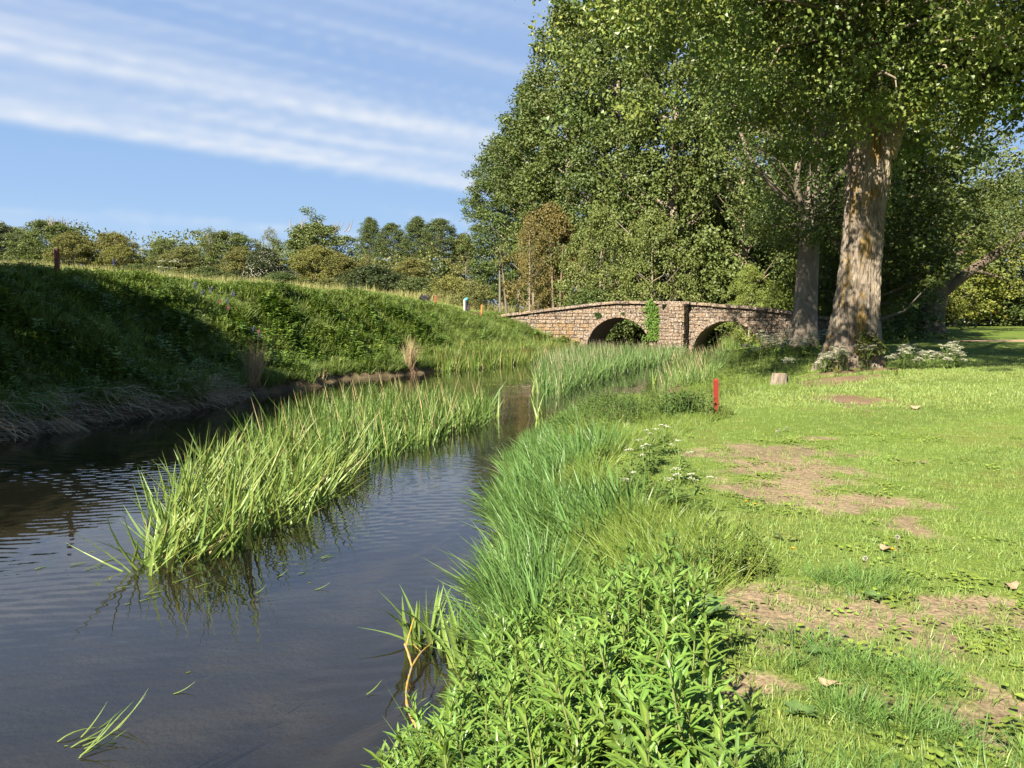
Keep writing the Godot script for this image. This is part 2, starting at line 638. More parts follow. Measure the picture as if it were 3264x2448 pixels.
func build_bridge() -> void:
	var b := thing("stone_bridge", "old humped sandstone bridge with two arches and pointed buttress across the river", "bridge", Vector3(10.0, 0.0, -47.0), deg_to_rad(-22.0))
	var mortar := plain(0.15, 0.12, 0.09)
	# core with the two arched openings, then two parapet walls
	var low := PackedVector2Array()
	low.append(Vector2(-12.4, -1.5))
	for a in ARCHES:
		low.append(Vector2(a[0] - a[2], -1.5))
		for q in 25:
			var an := PI - PI * q / 24.0
			low.append(Vector2(a[0] + cos(an) * a[2], a[1] + sin(an) * a[2]))
		low.append(Vector2(a[0] + a[2], -1.5))
	low.append(Vector2(9.5, -1.5))
	var deck := PackedVector2Array()
	for q in 45:
		var x := 9.5 - 21.9 * q / 44.0
		deck.append(Vector2(x, bridge_top(x) - 0.85))
	var core := CSGPolygon3D.new()
	core.name = "core"
	var whole := low.duplicate()
	whole.append_array(deck)
	core.polygon = whole
	core.depth = 3.9
	core.material = mortar
	core.position.z = -0.05
	core.rotation.y = 0.0
	b.add_child(core)
	for back in 2:
		var wall := CSGPolygon3D.new()
		wall.name = "parapet"
		var poly := PackedVector2Array()
		for q in 45:
			poly.append(Vector2(deck[q].x, deck[q].y - 0.05))
		for q in 45:
			var x := deck[44 - q].x
			poly.append(Vector2(x, bridge_top(x) - 0.13))
		wall.polygon = poly
		wall.depth = 0.33
		wall.material = mortar
		wall.position.z = -0.07 if back == 0 else -3.6
		b.add_child(wall, true)
	var but := CSGPolygon3D.new()
	but.name = "buttress"
	but.depth = 3.7
	but.material = mortar
	but.rotation = Vector3(PI / 2, 0, 0)
	but.position.y = -1.5
	but.polygon = PackedVector2Array([Vector2(-1.75, -0.2), Vector2(-0.9, 0.93), Vector2(-0.14, 0.93), Vector2(0.0, -0.2)])
	b.add_child(but)
	var shapes := []
	for q in 6:
		shapes.append(stone_mesh())
	var mats := [stone_material([0.145, 0.098, 0.066], 0.57, 1), stone_material([0.165, 0.118, 0.076], 0.58, 2), stone_material([0.18, 0.115, 0.055], 0.64, 3), stone_material([0.085, 0.06, 0.045], 0.56, 4), stone_material([0.12, 0.085, 0.063], 0.53, 5)]
	# stones in courses: [start x, z, end x, z, lowest y]
	var laid := []
	for face in [[-12.2, 0.0, -1.72, 0.0], [-1.74, 0.0, -0.9, 0.95], [-0.88, 0.97, -0.13, 0.97], [-0.10, 0.97, 0.02, 0.02], [0.06, 0.0, 9.4, 0.0]]:
		var p0 := Vector3(face[0], 0, face[1])
		var p1 := Vector3(face[2], 0, face[3])
		var dir := (p1 - p0).normalized()
		var out := Vector3(-dir.z, 0, dir.x) * -1.0
		if out.z < 0.0:
			out = -out
		if face[0] == -0.10:
			out = Vector3(0.99, 0, 0.12).normalized()
		var length := p0.distance_to(p1)
		var y := -1.0
		while y < 2.35:
			var ch := rng.randf_range(0.17, 0.27)
			var t := -rng.randf() * 0.3
			while t < length:
				var sl := rng.randf_range(0.3, 0.66) if ch > 0.22 else rng.randf_range(0.2, 0.46)
				var a := maxf(t, 0.0)
				var e := minf(t + sl, length)
				t += sl
				if e - a < 0.1:
					continue
				var at := p0 + dir * ((a + e) * 0.5)
				var top := bridge_top(at.x) - 0.15
				var hi := minf(y + ch, top)
				if hi - y < 0.07 or at.x < -9.5 and y < 0.0 or at.x > 6.5 and y < -0.6:
					continue
				var mid := (y + hi) * 0.5
				if in_arch(at.x, mid, 0.36) or in_arch(p0.x + dir.x * a, y, 0.30) or in_arch(p0.x + dir.x * e, y, 0.30):
					# fill the corner beside the ring with a shorter stone where one fits
					if in_arch(at.x, hi, 0.30):
						continue
				var basis := Basis(dir * (e - a - 0.012), Vector3.UP * (hi - y - 0.01), out * rng.randf_range(0.22, 0.26))
				basis = Basis(out, rng.randf_range(-0.02, 0.02)) * basis
				var pick: float = broad.get_noise_2d(at.x * 9.0, mid * 20.0) + rng.randf_range(-0.35, 0.35)
				var mi := 0 if pick < -0.1 else 1 if pick < 0.12 else 3 if pick < 0.25 else 4
				if at.x < -5.5 and mid < 1.0 and rng.randf() < 0.55:
					mi = 2
				if at.x > 0.0:
					mi = [3, 0, 4, 3, 4][mi]
				laid.append([(e - a) * (hi - y), rng.randi() % 6, mi, Transform3D(basis, at + Vector3(0, mid, 0) + out * rng.randf_range(-0.095, -0.055))])
			y += ch
	# the larger stones one by one, the small ones as one part for each kind of stone
	laid.sort_custom(func(p: Array, q: Array) -> bool: return p[0] > q[0])
	var small := []
	for q in 5:
		small.append(Shape.new())
	for q in laid.size():
		if q < 300:
			part("stone", shapes[laid[q][1]], mats[laid[q][2]], b, laid[q][3])
		else:
			var src: Array = (shapes[laid[q][1]] as ArrayMesh).surface_get_arrays(0)
			var into: Shape = small[laid[q][2]]
			var first := into.v.size()
			for v in src[Mesh.ARRAY_VERTEX]:
				into.v.append((laid[q][3] as Transform3D) * (v as Vector3))
				into.c.append(Color.WHITE)
			for k in src[Mesh.ARRAY_INDEX]:
				into.i.append(first + k)
	for q in 5:
		if small[q].v.size():
			part("small_stones", small[q].mesh(), mats[q], b, Transform3D(), "stuff")
	# ring stones round both arches
	for a in ARCHES:
		var n := 23
		for q in n:
			var an := PI - PI * (q + 0.5) / n
			var up := Vector3(cos(an), sin(an), 0)
			var side := Vector3(-sin(an), cos(an), 0) * -1.0
			var tall := rng.randf_range(0.31, 0.38)
			var basis := Basis(side * (PI * (a[2] + 0.17) / n - 0.015), up * tall, Vector3.BACK * 0.3)
			part("arch_stone", shapes[rng.randi() % 6], mats[[0, 1, 4, 0][rng.randi() % 4] if a[0] < 0.0 else [3, 4, 0][rng.randi() % 3]], b, Transform3D(basis, Vector3(a[0], a[1], -0.1 + rng.randf_range(0, 0.02)) + up * (a[2] + tall * 0.5 - 0.012)))
	# coping
	for back in 2:
		var x := -12.3
		while x < 9.4:
			var l := rng.randf_range(0.55, 0.95)
			var p0 := Vector3(x, bridge_top(x), 0)
			var p1 := Vector3(x + l, bridge_top(x + l), 0)
			var dir := (p1 - p0).normalized()
			var upv := Vector3(-dir.y, dir.x, 0)
			var basis := Basis(dir * (l - 0.012), Vector3.BACK * -0.42, upv * 0.15)
			part("coping_stone", shapes[rng.randi() % 6], mats[[1, 4, 1, 3][rng.randi() % 4]], b, Transform3D(basis, (p0 + p1) * 0.5 + Vector3(0, -0.06 + rng.randf_range(-0.012, 0.012), 0.0 if back == 0 else -3.44)))
			x += l
	part("coping_stone", shapes[0], mats[4], b, Transform3D(Basis(Vector3(1.5, 0, -0.5), Vector3(0, 0, -0.8), Vector3(0, 0.16, 0)), Vector3(-0.62, 2.28, 0.42)))

	# ivy hanging over the pier, a fern in the wall
	var ivy := thing("ivy_plant", "green ivy hanging down the bridge pier beside the buttress", "ivy", Vector3(10.0, 0.0, -47.0), deg_to_rad(-22.0))
	var sh := Shape.new()
	for q in 2600:
		var y := rng.randf_range(0.15, 2.5)
		var half := 0.5 * (0.62 + 0.38 * sin(y * 1.6 + 0.3)) + 0.12 * sin(y * 7.0) + 0.08 * sin(y * 17.0)
		var x := -1.92 + 0.18 * sin(y * 2.0) + half * rng.randfn(0.0, 0.62)
		var z := 0.10 + absf(rng.randfn(0.0, 0.14)) * (0.5 + 0.5 * y / 2.4)
		var d := Vector3(rng.randf_range(-0.6, 0.6), rng.randf_range(-1.0, 0.1), rng.randf_range(-0.2, 0.7)).normalized()
		var s := d.cross(Vector3(rng.randf_range(-0.3, 0.3), 0.3, 1.0)).normalized()
		sh.leaf(Vector3(x, y, z), d, s, s.cross(d), rng.randf_range(0.06, 0.11), rng.randf_range(0.06, 0.1), vary(Color(0.085, 0.15, 0.028), 0.4))
	part("foliage", sh.mesh(), leafy(0.4, 0.4), ivy, Transform3D(), "stuff")
	var st := Shape.new()
	for q in 4:
		st.tube(PackedVector3Array([Vector3(-1.9 + q * 0.08, -0.7, 0.06), Vector3(-1.95 + q * 0.1, 0.6, 0.09), Vector3(-2.1 + q * 0.14, 2.2, 0.08)]), PackedFloat32Array([0.03, 0.025, 0.012]), 5, Color(0.09, 0.065, 0.045))
	part("stem", st.mesh(true), leafy(0.9, 0.0), ivy)
	for spot in [[-5.25, 1.62, 0.24, "small dark fern growing from the wall left of the first arch"], [-3.75, 1.7, 0.13, "tiny moss tuft above the crown of the first arch"]]:
		var fern := thing("wall_fern", spot[3], "fern", Vector3(10.0, 0.0, -47.0), deg_to_rad(-22.0), "plants rooted in the bridge wall")
		var fs := Shape.new()
		for q in 200:
			var d := (Vector3(rng.randf_range(-1, 1), rng.randf_range(-1.2, 0.5), rng.randf_range(0.1, 0.8))).normalized()
			var s := d.cross(Vector3.BACK + unit() * 0.4).normalized()
			var r: float = spot[2]
			fs.leaf(Vector3(spot[0], spot[1], 0.05) + d * rng.randf() * r * 0.8, d, s, s.cross(d), r * 0.4, r * 0.2, vary(Color(0.045, 0.085, 0.025), 0.3))
		part("fronds", fs.mesh(), leafy(), fern, Transform3D(), "stuff")


# ---------------------------------------------------------------- trees

# a limb or trunk with furrowed bark; path and radii are smoothed
func bark(path: Array, radii: Array, sides: int, steps: int, ridge: float, flare: float, lichen: float) -> Shape:
	var sh := Shape.new()
	var n1 := FastNoiseLite.new()
	n1.seed = 31
	n1.frequency = 1.0
	n1.fractal_octaves = 2
	var n := path.size()
	var total := (n - 1) * steps
	for s in total + 1:
		var g := mini(s / steps, n - 2)
		var t := float(s - g * steps) / steps
		var p0: Vector3 = path[g]
		var p1: Vector3 = path[g + 1]
		var pre: Vector3 = path[g - 1] if g > 0 else p0 * 2.0 - p1
		var post: Vector3 = path[g + 2] if g + 2 < n else p1 * 2.0 - p0
		var p := p0.cubic_interpolate(p1, pre, post, t)
		var dirv := (p0.cubic_interpolate(p1, pre, post, minf(t + 0.05, 1.0)) - p0.cubic_interpolate(p1, pre, post, maxf(t - 0.05, 0.0))).normalized()
		var r: float = lerpf(radii[g], radii[g + 1], t * t * (3 - 2 * t) * 0.5 + t * 0.5)
		var u := (Vector3.RIGHT - dirv * dirv.x).normalized() if absf(dirv.x) < 0.9 else (Vector3.FORWARD - dirv * dirv.dot(Vector3.FORWARD)).normalized()
		var w := dirv.cross(u)
		for q in sides:
			var a := TAU * q / sides
			var e := u * cos(a) + w * sin(a)
			var rr := r
			if flare > 0.0:
				var low := exp(-maxf(p.y, 0.0) / 0.9)
				rr *= 1.0 + flare * low * (0.6 + 0.5 * sin(a * 5.0 + 0.7) + 0.3 * sin(a * 3.0 + 2.0))
				rr *= 1.0 + 0.035 * sin(a * 7.0 + p.y * 0.35) + 0.03 * sin(a * 4.0 - p.y * 0.5)
			var ps := p + e * r
			var rn := n1.get_noise_3d(ps.x * 8.0, ps.y * 0.8, ps.z * 8.0)
			rr += ridge * (0.8 - 3.2 * absf(rn)) + ridge * 0.35 * n1.get_noise_3d(ps.x * 16.0, ps.y * 3.0, ps.z * 16.0)
			var b := n1.get_noise_3d(ps.x * 1.3 + 9.0, ps.y * 0.8, ps.z * 1.3)
			var col := Color(0.17, 0.142, 0.11).lerp(Color(0.23, 0.195, 0.15), ss(-0.4, 0.5, b))
			if lichen > 0.0:
				var lm := n1.get_noise_3d(ps.x * 1.6, ps.y * 0.55 + 4.0, ps.z * 1.6) + 0.5 * n1.get_noise_3d(ps.x * 9.0, ps.y * 6.0, ps.z * 9.0) + 0.45 * exp(-pow((cos(a) + 0.30) / 0.4, 2.0)) * signf(sin(a) * -1.0 + 0.2) - 0.42 + lichen
				col = col.lerp(Color(0.205, 0.138, 0.045), ss(0.0, 0.2, lm) * 0.8)
			sh.v.append(p + e * rr)
			sh.c.append(col)
			if s:
				var k := (s - 1) * sides
				var q2 := (q + 1) % sides
				sh.i.append(k + q); sh.i.append(k + q2); sh.i.append(k + sides + q)
				sh.i.append(k + q2); sh.i.append(k + sides + q2); sh.i.append(k + sides + q)
	return sh


func bark_material() -> StandardMaterial3D:
	var m := StandardMaterial3D.new()
	m.vertex_color_use_as_albedo = true
	m.roughness = 0.95
	m.metallic_specular = 0.2
	m.uv1_triplanar = true
	m.uv1_world_triplanar = true
	m.uv1_scale = Vector3(1.1, 0.22, 1.1)
	m.heightmap_enabled = true
	m.heightmap_texture = noise_texture(512, 0.035, 9, FastNoiseLite.TYPE_SIMPLEX, 4)
	m.heightmap_scale = 3.5
	return m


# leaves gathered round the points given: [centre, radius, how many]
func leaves(sh: Shape, clumps: Array, l: float, w: float, hang: float, col: Color, second: Color, spread: float) -> void:
	for cl in clumps:
		var c: Vector3 = cl[0]
		var r: float = cl[1]
		var tone := vary(col.lerp(second, clampf(rng.randfn(0.35, 0.35), 0.0, 1.0)), spread * 0.7)
		for q in int(cl[2]):
			var o := unit() * (r * pow(rng.randf(), 0.45))
			o.y *= 0.8
			var face := (o * (0.75 / r) + Vector3(0, 0.35, 0) + unit() * 0.8).normalized()
			var s := face.cross(unit() + Vector3(0, -hang, 0) + o * (0.5 / r)).normalized()
			var d := s.cross(face)
			if d.y > 0.35 and hang > 0.25:
				d = -d
			var k := rng.randf_range(0.7, 1.25)
			sh.leaf(c + o, d, s, face, l * k, w * k, vary(tone, spread))


# clump centres filling a crown between heights y0 and y1; taper shapes it, lumps make its outline uneven
func crown_clumps(n: int, y0: float, y1: float, radius: float, belly: float, lumps: float, size: float, each: int, seed_: int) -> Array:
	var out := []
	var nz := FastNoiseLite.new()
	nz.seed = seed_
	nz.frequency = 0.9
	for q in n:
		var t := pow(rng.randf(), 0.9)
		var prof := pow(sin(PI * pow(clampf(t * 0.97 + 0.02, 0, 1), belly)), 0.62)
		var a := rng.randf() * TAU
		var lump := 1.0 + lumps * nz.get_noise_3d(cos(a) * 1.6, t * 5.0, sin(a) * 1.6) * 1.6
		var rad := radius * prof * lump * sqrt(rng.randf_range(0.12, 1.0))
		out.append([Vector3(cos(a) * rad, lerpf(y0, y1, t) + lumps * 0.5 * rng.randfn(0, 1) * size, sin(a) * rad), size * rng.randf_range(0.6, 1.25), each])
	return out


func twigs(sh: Shape, clumps: Array, every: int, rise: float, thick: float, top: float) -> void:
	for k in range(0, clumps.size(), every):
		var c: Vector3 = clumps[k][0]
		var out := Vector2(c.x, c.z).length()
		var y := clampf(c.y - out * rise, 0.8, top)
		var s := Vector3(0, y, 0)
		var m := s.lerp(c, 0.5) + Vector3(0, -0.12 * out, 0) + unit() * 0.08 * out
		var r := thick * (0.5 + 0.06 * out)
		sh.tube(PackedVector3Array([s, m, c]), PackedFloat32Array([r, r * 0.6, r * 0.18]), 5, vary(Color(0.19, 0.155, 0.12), 0.25))


# a whole tree from prototypes: trunk, branches, crown
func tree_kind(h: float, y0: float, radius: float, belly: float, lumps: float, n: int, each: int, size: float, leaf: float, trunk_r: float, seed_: int, hang := 0.3) -> Dictionary:
	var clumps := crown_clumps(n, y0, h, radius, belly, lumps, size, each, seed_)
	var cr := Shape.new()
	leaves(cr, clumps, leaf, leaf * 0.8, hang, Color(0.88, 0.92, 0.85), Color(1.12, 1.06, 1.05), 0.26)
	var wood := Shape.new()
	twigs(wood, clumps, 5, 0.75, trunk_r * 0.35, h * 0.93)
	var tr := Shape.new()
	var pts := PackedVector3Array()
	var rr := PackedFloat32Array()
	for q in 9:
		var t := q / 8.0
		pts.append(Vector3(0.15 * sin(q * 1.7 + seed_) * t * trunk_r * 4.0, -0.4 + (h * 0.95 + 0.4) * t, 0.15 * cos(q * 2.1 + seed_) * t * trunk_r * 4.0))
		rr.append(trunk_r * (1.0 - 0.93 * t) * (1.35 if q == 0 else 1.0))
	tr.tube(pts, rr, 9, Color(0.21, 0.17, 0.13))
	return {"trunk": tr.mesh(true), "branches": wood.mesh(true), "crown": cr.mesh()}


func plant_tree(called: String, label: String, kind: Dictionary, at: Vector3, turn: float, grown: Vector3, crown_mat: Material, wood_mat: Material, group := "", category := "tree") -> Node3D:
	var t := thing(called, label, category, at, turn, group)
	t.scale = grown
	part("trunk", kind.trunk, wood_mat, t)
	part("branches", kind.branches, wood_mat, t, Transform3D(), "stuff")
	part("crown", kind.crown, crown_mat, t, Transform3D(), "stuff")
	return t


var wood_plain: StandardMaterial3D
var kinds := {}


func build_near_poplars() -> void:
	var bm := bark_material()
	wood_plain = leafy(0.95, 0.0)
	var lm := leafy(0.42, 0.55)
	# the big poplar on the lawn
	var at := on_ground(10.85, -25.9, 0.15)
	var t := thing("poplar_tree", "huge old poplar with furrowed trunk, orange lichen and a fork, on the lawn", "tree", at)
	part("trunk", bark([Vector3(-0.2, -0.2, 0), Vector3(-0.12, 1.2, 0), Vector3(0.0, 3.0, 0), Vector3(0.1, 4.8, 0), Vector3(0.15, 5.8, 0), Vector3(0.24, 7.0, 0), Vector3(0.32, 7.9, 0)], [0.82, 0.66, 0.575, 0.535, 0.59, 0.575, 0.5], 210, 34, 0.062, 0.5, 0.05).mesh(true), bm, t)
	var limbs := [
		[[Vector3(0.1, 6.7, 0.05), Vector3(-0.15, 8.2, 0.1), Vector3(-0.1, 10.0, 0.2), Vector3(0.0, 13.5, 0.1), Vector3(-0.5, 18, -0.3), Vector3(-0.6, 24, 0)], [0.46, 0.38, 0.35, 0.27, 0.18, 0.04], 32, 14],
		[[Vector3(0.5, 6.6, 0.0), Vector3(1.05, 8.0, 0.1), Vector3(2.1, 9.6, 0.3), Vector3(3.2, 12.0, 0.4), Vector3(3.9, 16, 0.2), Vector3(4.4, 22, 0.4)], [0.44, 0.37, 0.33, 0.27, 0.18, 0.04], 32, 14],
		[[Vector3(-0.05, 8.6, 0.1), Vector3(-0.9, 9.1, 0.5), Vector3(-2.2, 9.7, 0.9), Vector3(-3.6, 10.6, 1.4), Vector3(-5.4, 11.2, 1.9), Vector3(-7.2, 11.0, 2.4)], [0.26, 0.235, 0.2, 0.16, 0.1, 0.03], 20, 10],
		[[Vector3(-0.1, 9.6, 0.2), Vector3(-1.0, 10.4, 0.9), Vector3(-2.4, 11.6, 2.0), Vector3(-4.2, 13.2, 3.2), Vector3(-6.0, 15, 4)], [0.2, 0.17, 0.14, 0.1, 0.03], 18, 10],
		[[Vector3(1.3, 8.0, 0.2), Vector3(2.2, 8.5, 1.0), Vector3(3.6, 9.0, 2.0), Vector3(5.2, 10.4, 2.8), Vector3(7.0, 11.5, 3.2)], [0.19, 0.16, 0.13, 0.09, 0.03], 18, 10],
		[[Vector3(2.2, 9.8, 0.3), Vector3(3.4, 10.4, -0.4), Vector3(5.0, 11.0, -1.0), Vector3(7.0, 12.2, -1.6)], [0.2, 0.16, 0.12, 0.03], 18, 10],
		[[Vector3(0.0, 10.5, 0.2), Vector3(0.2, 11.5, 1.6), Vector3(0.6, 12.4, 3.4), Vector3(0.7, 12.8, 5.6)], [0.2, 0.15, 0.11, 0.03], 16, 10],
		[[Vector3(0.0, 11.0, 0.0), Vector3(-1.2, 12.4, -1.2), Vector3(-2.8, 14, -3.0), Vector3(-4, 16, -4.4)], [0.2, 0.15, 0.1, 0.03], 14, 8],
		[[Vector3(0.1, 13.2, 0.1), Vector3(-2.0, 14.6, 1.0), Vector3(-4.6, 16.4, 1.6), Vector3(-7.2, 18, 1.6)], [0.2, 0.15, 0.1, 0.03], 14, 8],
	]
	var clumps := []
	for lb in limbs:
		part("limb", bark(lb[0], lb[1], lb[2], lb[3], 0.02, 0.0, 0.1).mesh(true), bm, t)
	var small := Shape.new()
	for k in limbs.size():
		var path: Array = limbs[k][0]
		var n := path.size() - 1
		var heavy := 62 if k >= 2 else 74
		for q in heavy:
			var f := pow(rng.randf(), 0.75) * (n - 0.25)
			if k < 2:
				f = lerpf(2.2, n, rng.randf())
			f = maxf(f, 0.8)
			var g := int(f)
			var p: Vector3 = (path[g] as Vector3).lerp(path[mini(g + 1, n)], f - g)
			var reach := (1.2 if k >= 2 else 2.2) + 1.1 * rng.randf()
			var e := p + Vector3(rng.randfn(0, 0.75), rng.randf_range(-1.0, 0.65), rng.randfn(0, 0.75)) * reach
			if e.y < 6.4 and e.x < 0.9:
				e.y = 6.4 + rng.randf() * 0.8
			clumps.append([e, rng.randf_range(0.55, 0.95), 105])
			if q % 2 == 0:
				small.tube(PackedVector3Array([p, p.lerp(e, 0.5) + unit() * 0.12, e]), PackedFloat32Array([0.035, 0.022, 0.008]), 5, Color(0.17, 0.14, 0.10))
	# sprays hanging forward and to the sunny side, whose shade dapples the trunk
	for q in 360:
		var c := Vector3(rng.randf_range(-9.5, 8.5), 0, rng.randf_range(0.8, 12.5))
		c.y = 6.5 + 0.16 * c.z + 0.05 * absf(c.x) + 4.4 * pow(rng.randf(), 1.4)
		if absf(c.x + 0.55 * c.z) < 1.5 and c.y < 9.5 and rng.randf() < 0.6:
			continue
		# the fork stands free of the hanging sprays
		if absf(c.x + 0.42 * c.z - 0.5) < 1.7 and c.y < 10.5 and rng.randf() < 0.75:
			continue
		clumps.append([c, rng.randf_range(0.5, 0.9), 112])
		if q % 3 == 0:
			small.tube(PackedVector3Array([Vector3(c.x * 0.35, c.y + 1.6, c.z * 0.3), c + Vector3(-0.1 * c.x, 0.7, -0.1 * c.z), c]), PackedFloat32Array([0.04, 0.026, 0.007]), 5, Color(0.17, 0.14, 0.10))
	# the full crown above
	for q in 320:
		var d := unit()
		var c := Vector3(-0.4, 14.5, -0.8) + Vector3(d.x * 10.2, d.y * 9.0, d.z * 8.8) * pow(rng.randf(), 0.35)
		if c.y > 8.0:
			clumps.append([c, rng.randf_range(0.6, 1.0), 110])
	# lower skirt of drooping sprays round the fork
	for q in 70:
		var a := rng.randf() * TAU
		var rad := rng.randf_range(1.6, 6.5)
		var c := Vector3(1.2 + cos(a) * rad, rng.randf_range(6.6, 8.6) + 0.10 * rad, sin(a) * rad * 0.9 + 0.3)
		clumps.append([c, rng.randf_range(0.45, 0.8), 80])
		if q % 2 == 0:
			small.tube(PackedVector3Array([Vector3(0.8, 8.6, 0).lerp(c, 0.35), c + Vector3(0, 0.5, 0), c]), PackedFloat32Array([0.03, 0.02, 0.006]), 5, Color(0.17, 0.14, 0.10))
	part("branches", small.mesh(true), wood_plain, t, Transform3D(), "stuff")
	var cr := Shape.new()
	leaves(cr, clumps, 0.14, 0.125, 0.55, Color(0.102, 0.144, 0.034), Color(0.15, 0.19, 0.047), 0.3)
	part("crown", cr.mesh(), lm, t, Transform3D(), "stuff")
	# shoots sprouting from its foot
	var shoot := thing("basal_shoots", "leafy dark green shoots sprouting from the foot of the lichened poplar", "shoots", on_ground(10.75, -24.85))
	var sh := Shape.new()
	leaves(sh, [[Vector3(-0.05, 0.55, 0), 0.34, 170], [Vector3(0.15, 0.8, 0), 0.3, 150], [Vector3(-0.12, 0.9, 0.0), 0.28, 120], [Vector3(0.3, 0.6, 0.1), 0.25, 80]], 0.10, 0.09, 0.2, Color(0.06, 0.085, 0.018), Color(0.11, 0.12, 0.03), 0.3)
	part("foliage", sh.mesh(), lm, shoot, Transform3D(), "stuff")
	var sw := Shape.new()
	for q in 7:
		sw.tube(PackedVector3Array([Vector3(rng.randf_range(-0.2, 0.2), -0.1, -0.1), Vector3(rng.randf_range(-0.2, 0.3), 0.5, 0), Vector3(rng.randf_range(-0.3, 0.4), 0.9, 0)]), PackedFloat32Array([0.018, 0.014, 0.006]), 5, Color(0.16, 0.12, 0.08))
	part("stems", sw.mesh(true), wood_plain, shoot, Transform3D(), "stuff")

	# the second poplar, by the end of the bridge
	at = on_ground(14.75, -41.5, 0.15)
	t = thing("poplar_tree", "tall poplar with dark straight trunk standing by the right end of the bridge", "tree", at)
	part("trunk", bark([Vector3(-0.05, -0.3, 0), Vector3(0, 2.5, 0), Vector3(0.1, 5.5, 0), Vector3(0.3, 9, 0), Vector3(0.35, 13, 0), Vector3(0.2, 19, 0), Vector3(0.3, 25, 0)], [0.68, 0.54, 0.47, 0.38, 0.29, 0.18, 0.05], 72, 14, 0.025, 0.25, 0.0).mesh(true), bm, t)
	limbs = [
		[[Vector3(0.1, 6.0, 0.1), Vector3(-0.6, 7.0, 0.6), Vector3(-0.95, 8.6, 0.9), Vector3(-0.6, 11, 1.0), Vector3(-1.0, 14, 1.2)], [0.2, 0.17, 0.14, 0.1, 0.03]],
		[[Vector3(0.15, 6.6, 0.1), Vector3(-1.4, 7.6, 0.4), Vector3(-3.0, 9.2, 0.6), Vector3(-4.2, 12, 0.6)], [0.18, 0.14, 0.1, 0.03]],
		[[Vector3(0.2, 7.6, 0.1), Vector3(1.5, 8.8, 0.3), Vector3(3.0, 10.4, 0.5), Vector3(4.4, 13, 0.6)], [0.18, 0.14, 0.1, 0.03]],
		[[Vector3(0.3, 9.5, 0.1), Vector3(-1.6, 11.4, 1.2), Vector3(-3.6, 14.4, 2.0), Vector3(-4.4, 18, 2.4)], [0.18, 0.14, 0.1, 0.03]],
		[[Vector3(0.3, 11.5, 0.1), Vector3(1.6, 13.4, 1.2), Vector3(3.6, 16.4, 1.6), Vector3(4.0, 20, 1.4)], [0.18, 0.14, 0.1, 0.03]],
	]
	for lb in limbs:
		part("limb", bark(lb[0], lb[1], 14, 8, 0.01, 0.0, 0.0).mesh(true), bm, t)
	clumps = []
	small = Shape.new()
	for q in 560:
		var tt := pow(rng.randf(), 1.25)
		var y := lerpf(5.4, 25.5, tt)
		var a := rng.randf() * TAU
		var rad := 5.2 * pow(sin(PI * pow(clampf(tt * 0.92 + 0.06, 0, 1), 0.75)), 0.6) * sqrt(rng.randf_range(0.15, 1.0))
		var c := Vector3(0.2 + cos(a) * rad, y, sin(a) * rad)
		# an airy gap left of the stem
		if c.x < -0.8 and c.x > -3.2 and c.y > 9.5 and c.y < 12.5 and rng.randf() < 0.6:
			continue
		clumps.append([c, rng.randf_range(0.6, 1.0), 75])
		if q % 3 == 0:
			small.tube(PackedVector3Array([Vector3(0.2, maxf(6.5, y - rad * 0.8), 0), Vector3(0.2, y - 0.5 * rad, 0).lerp(c, 0.55), c]), PackedFloat32Array([0.06, 0.04, 0.012]), 5, Color(0.10, 0.082, 0.062))
	part("branches", small.mesh(true), wood_plain, t, Transform3D(), "stuff")
	cr = Shape.new()
	leaves(cr, clumps, 0.15, 0.125, 0.5, Color(0.082, 0.12, 0.03), Color(0.12, 0.155, 0.042), 0.3)
	part("crown", cr.mesh(), lm, t, Transform3D(), "stuff")


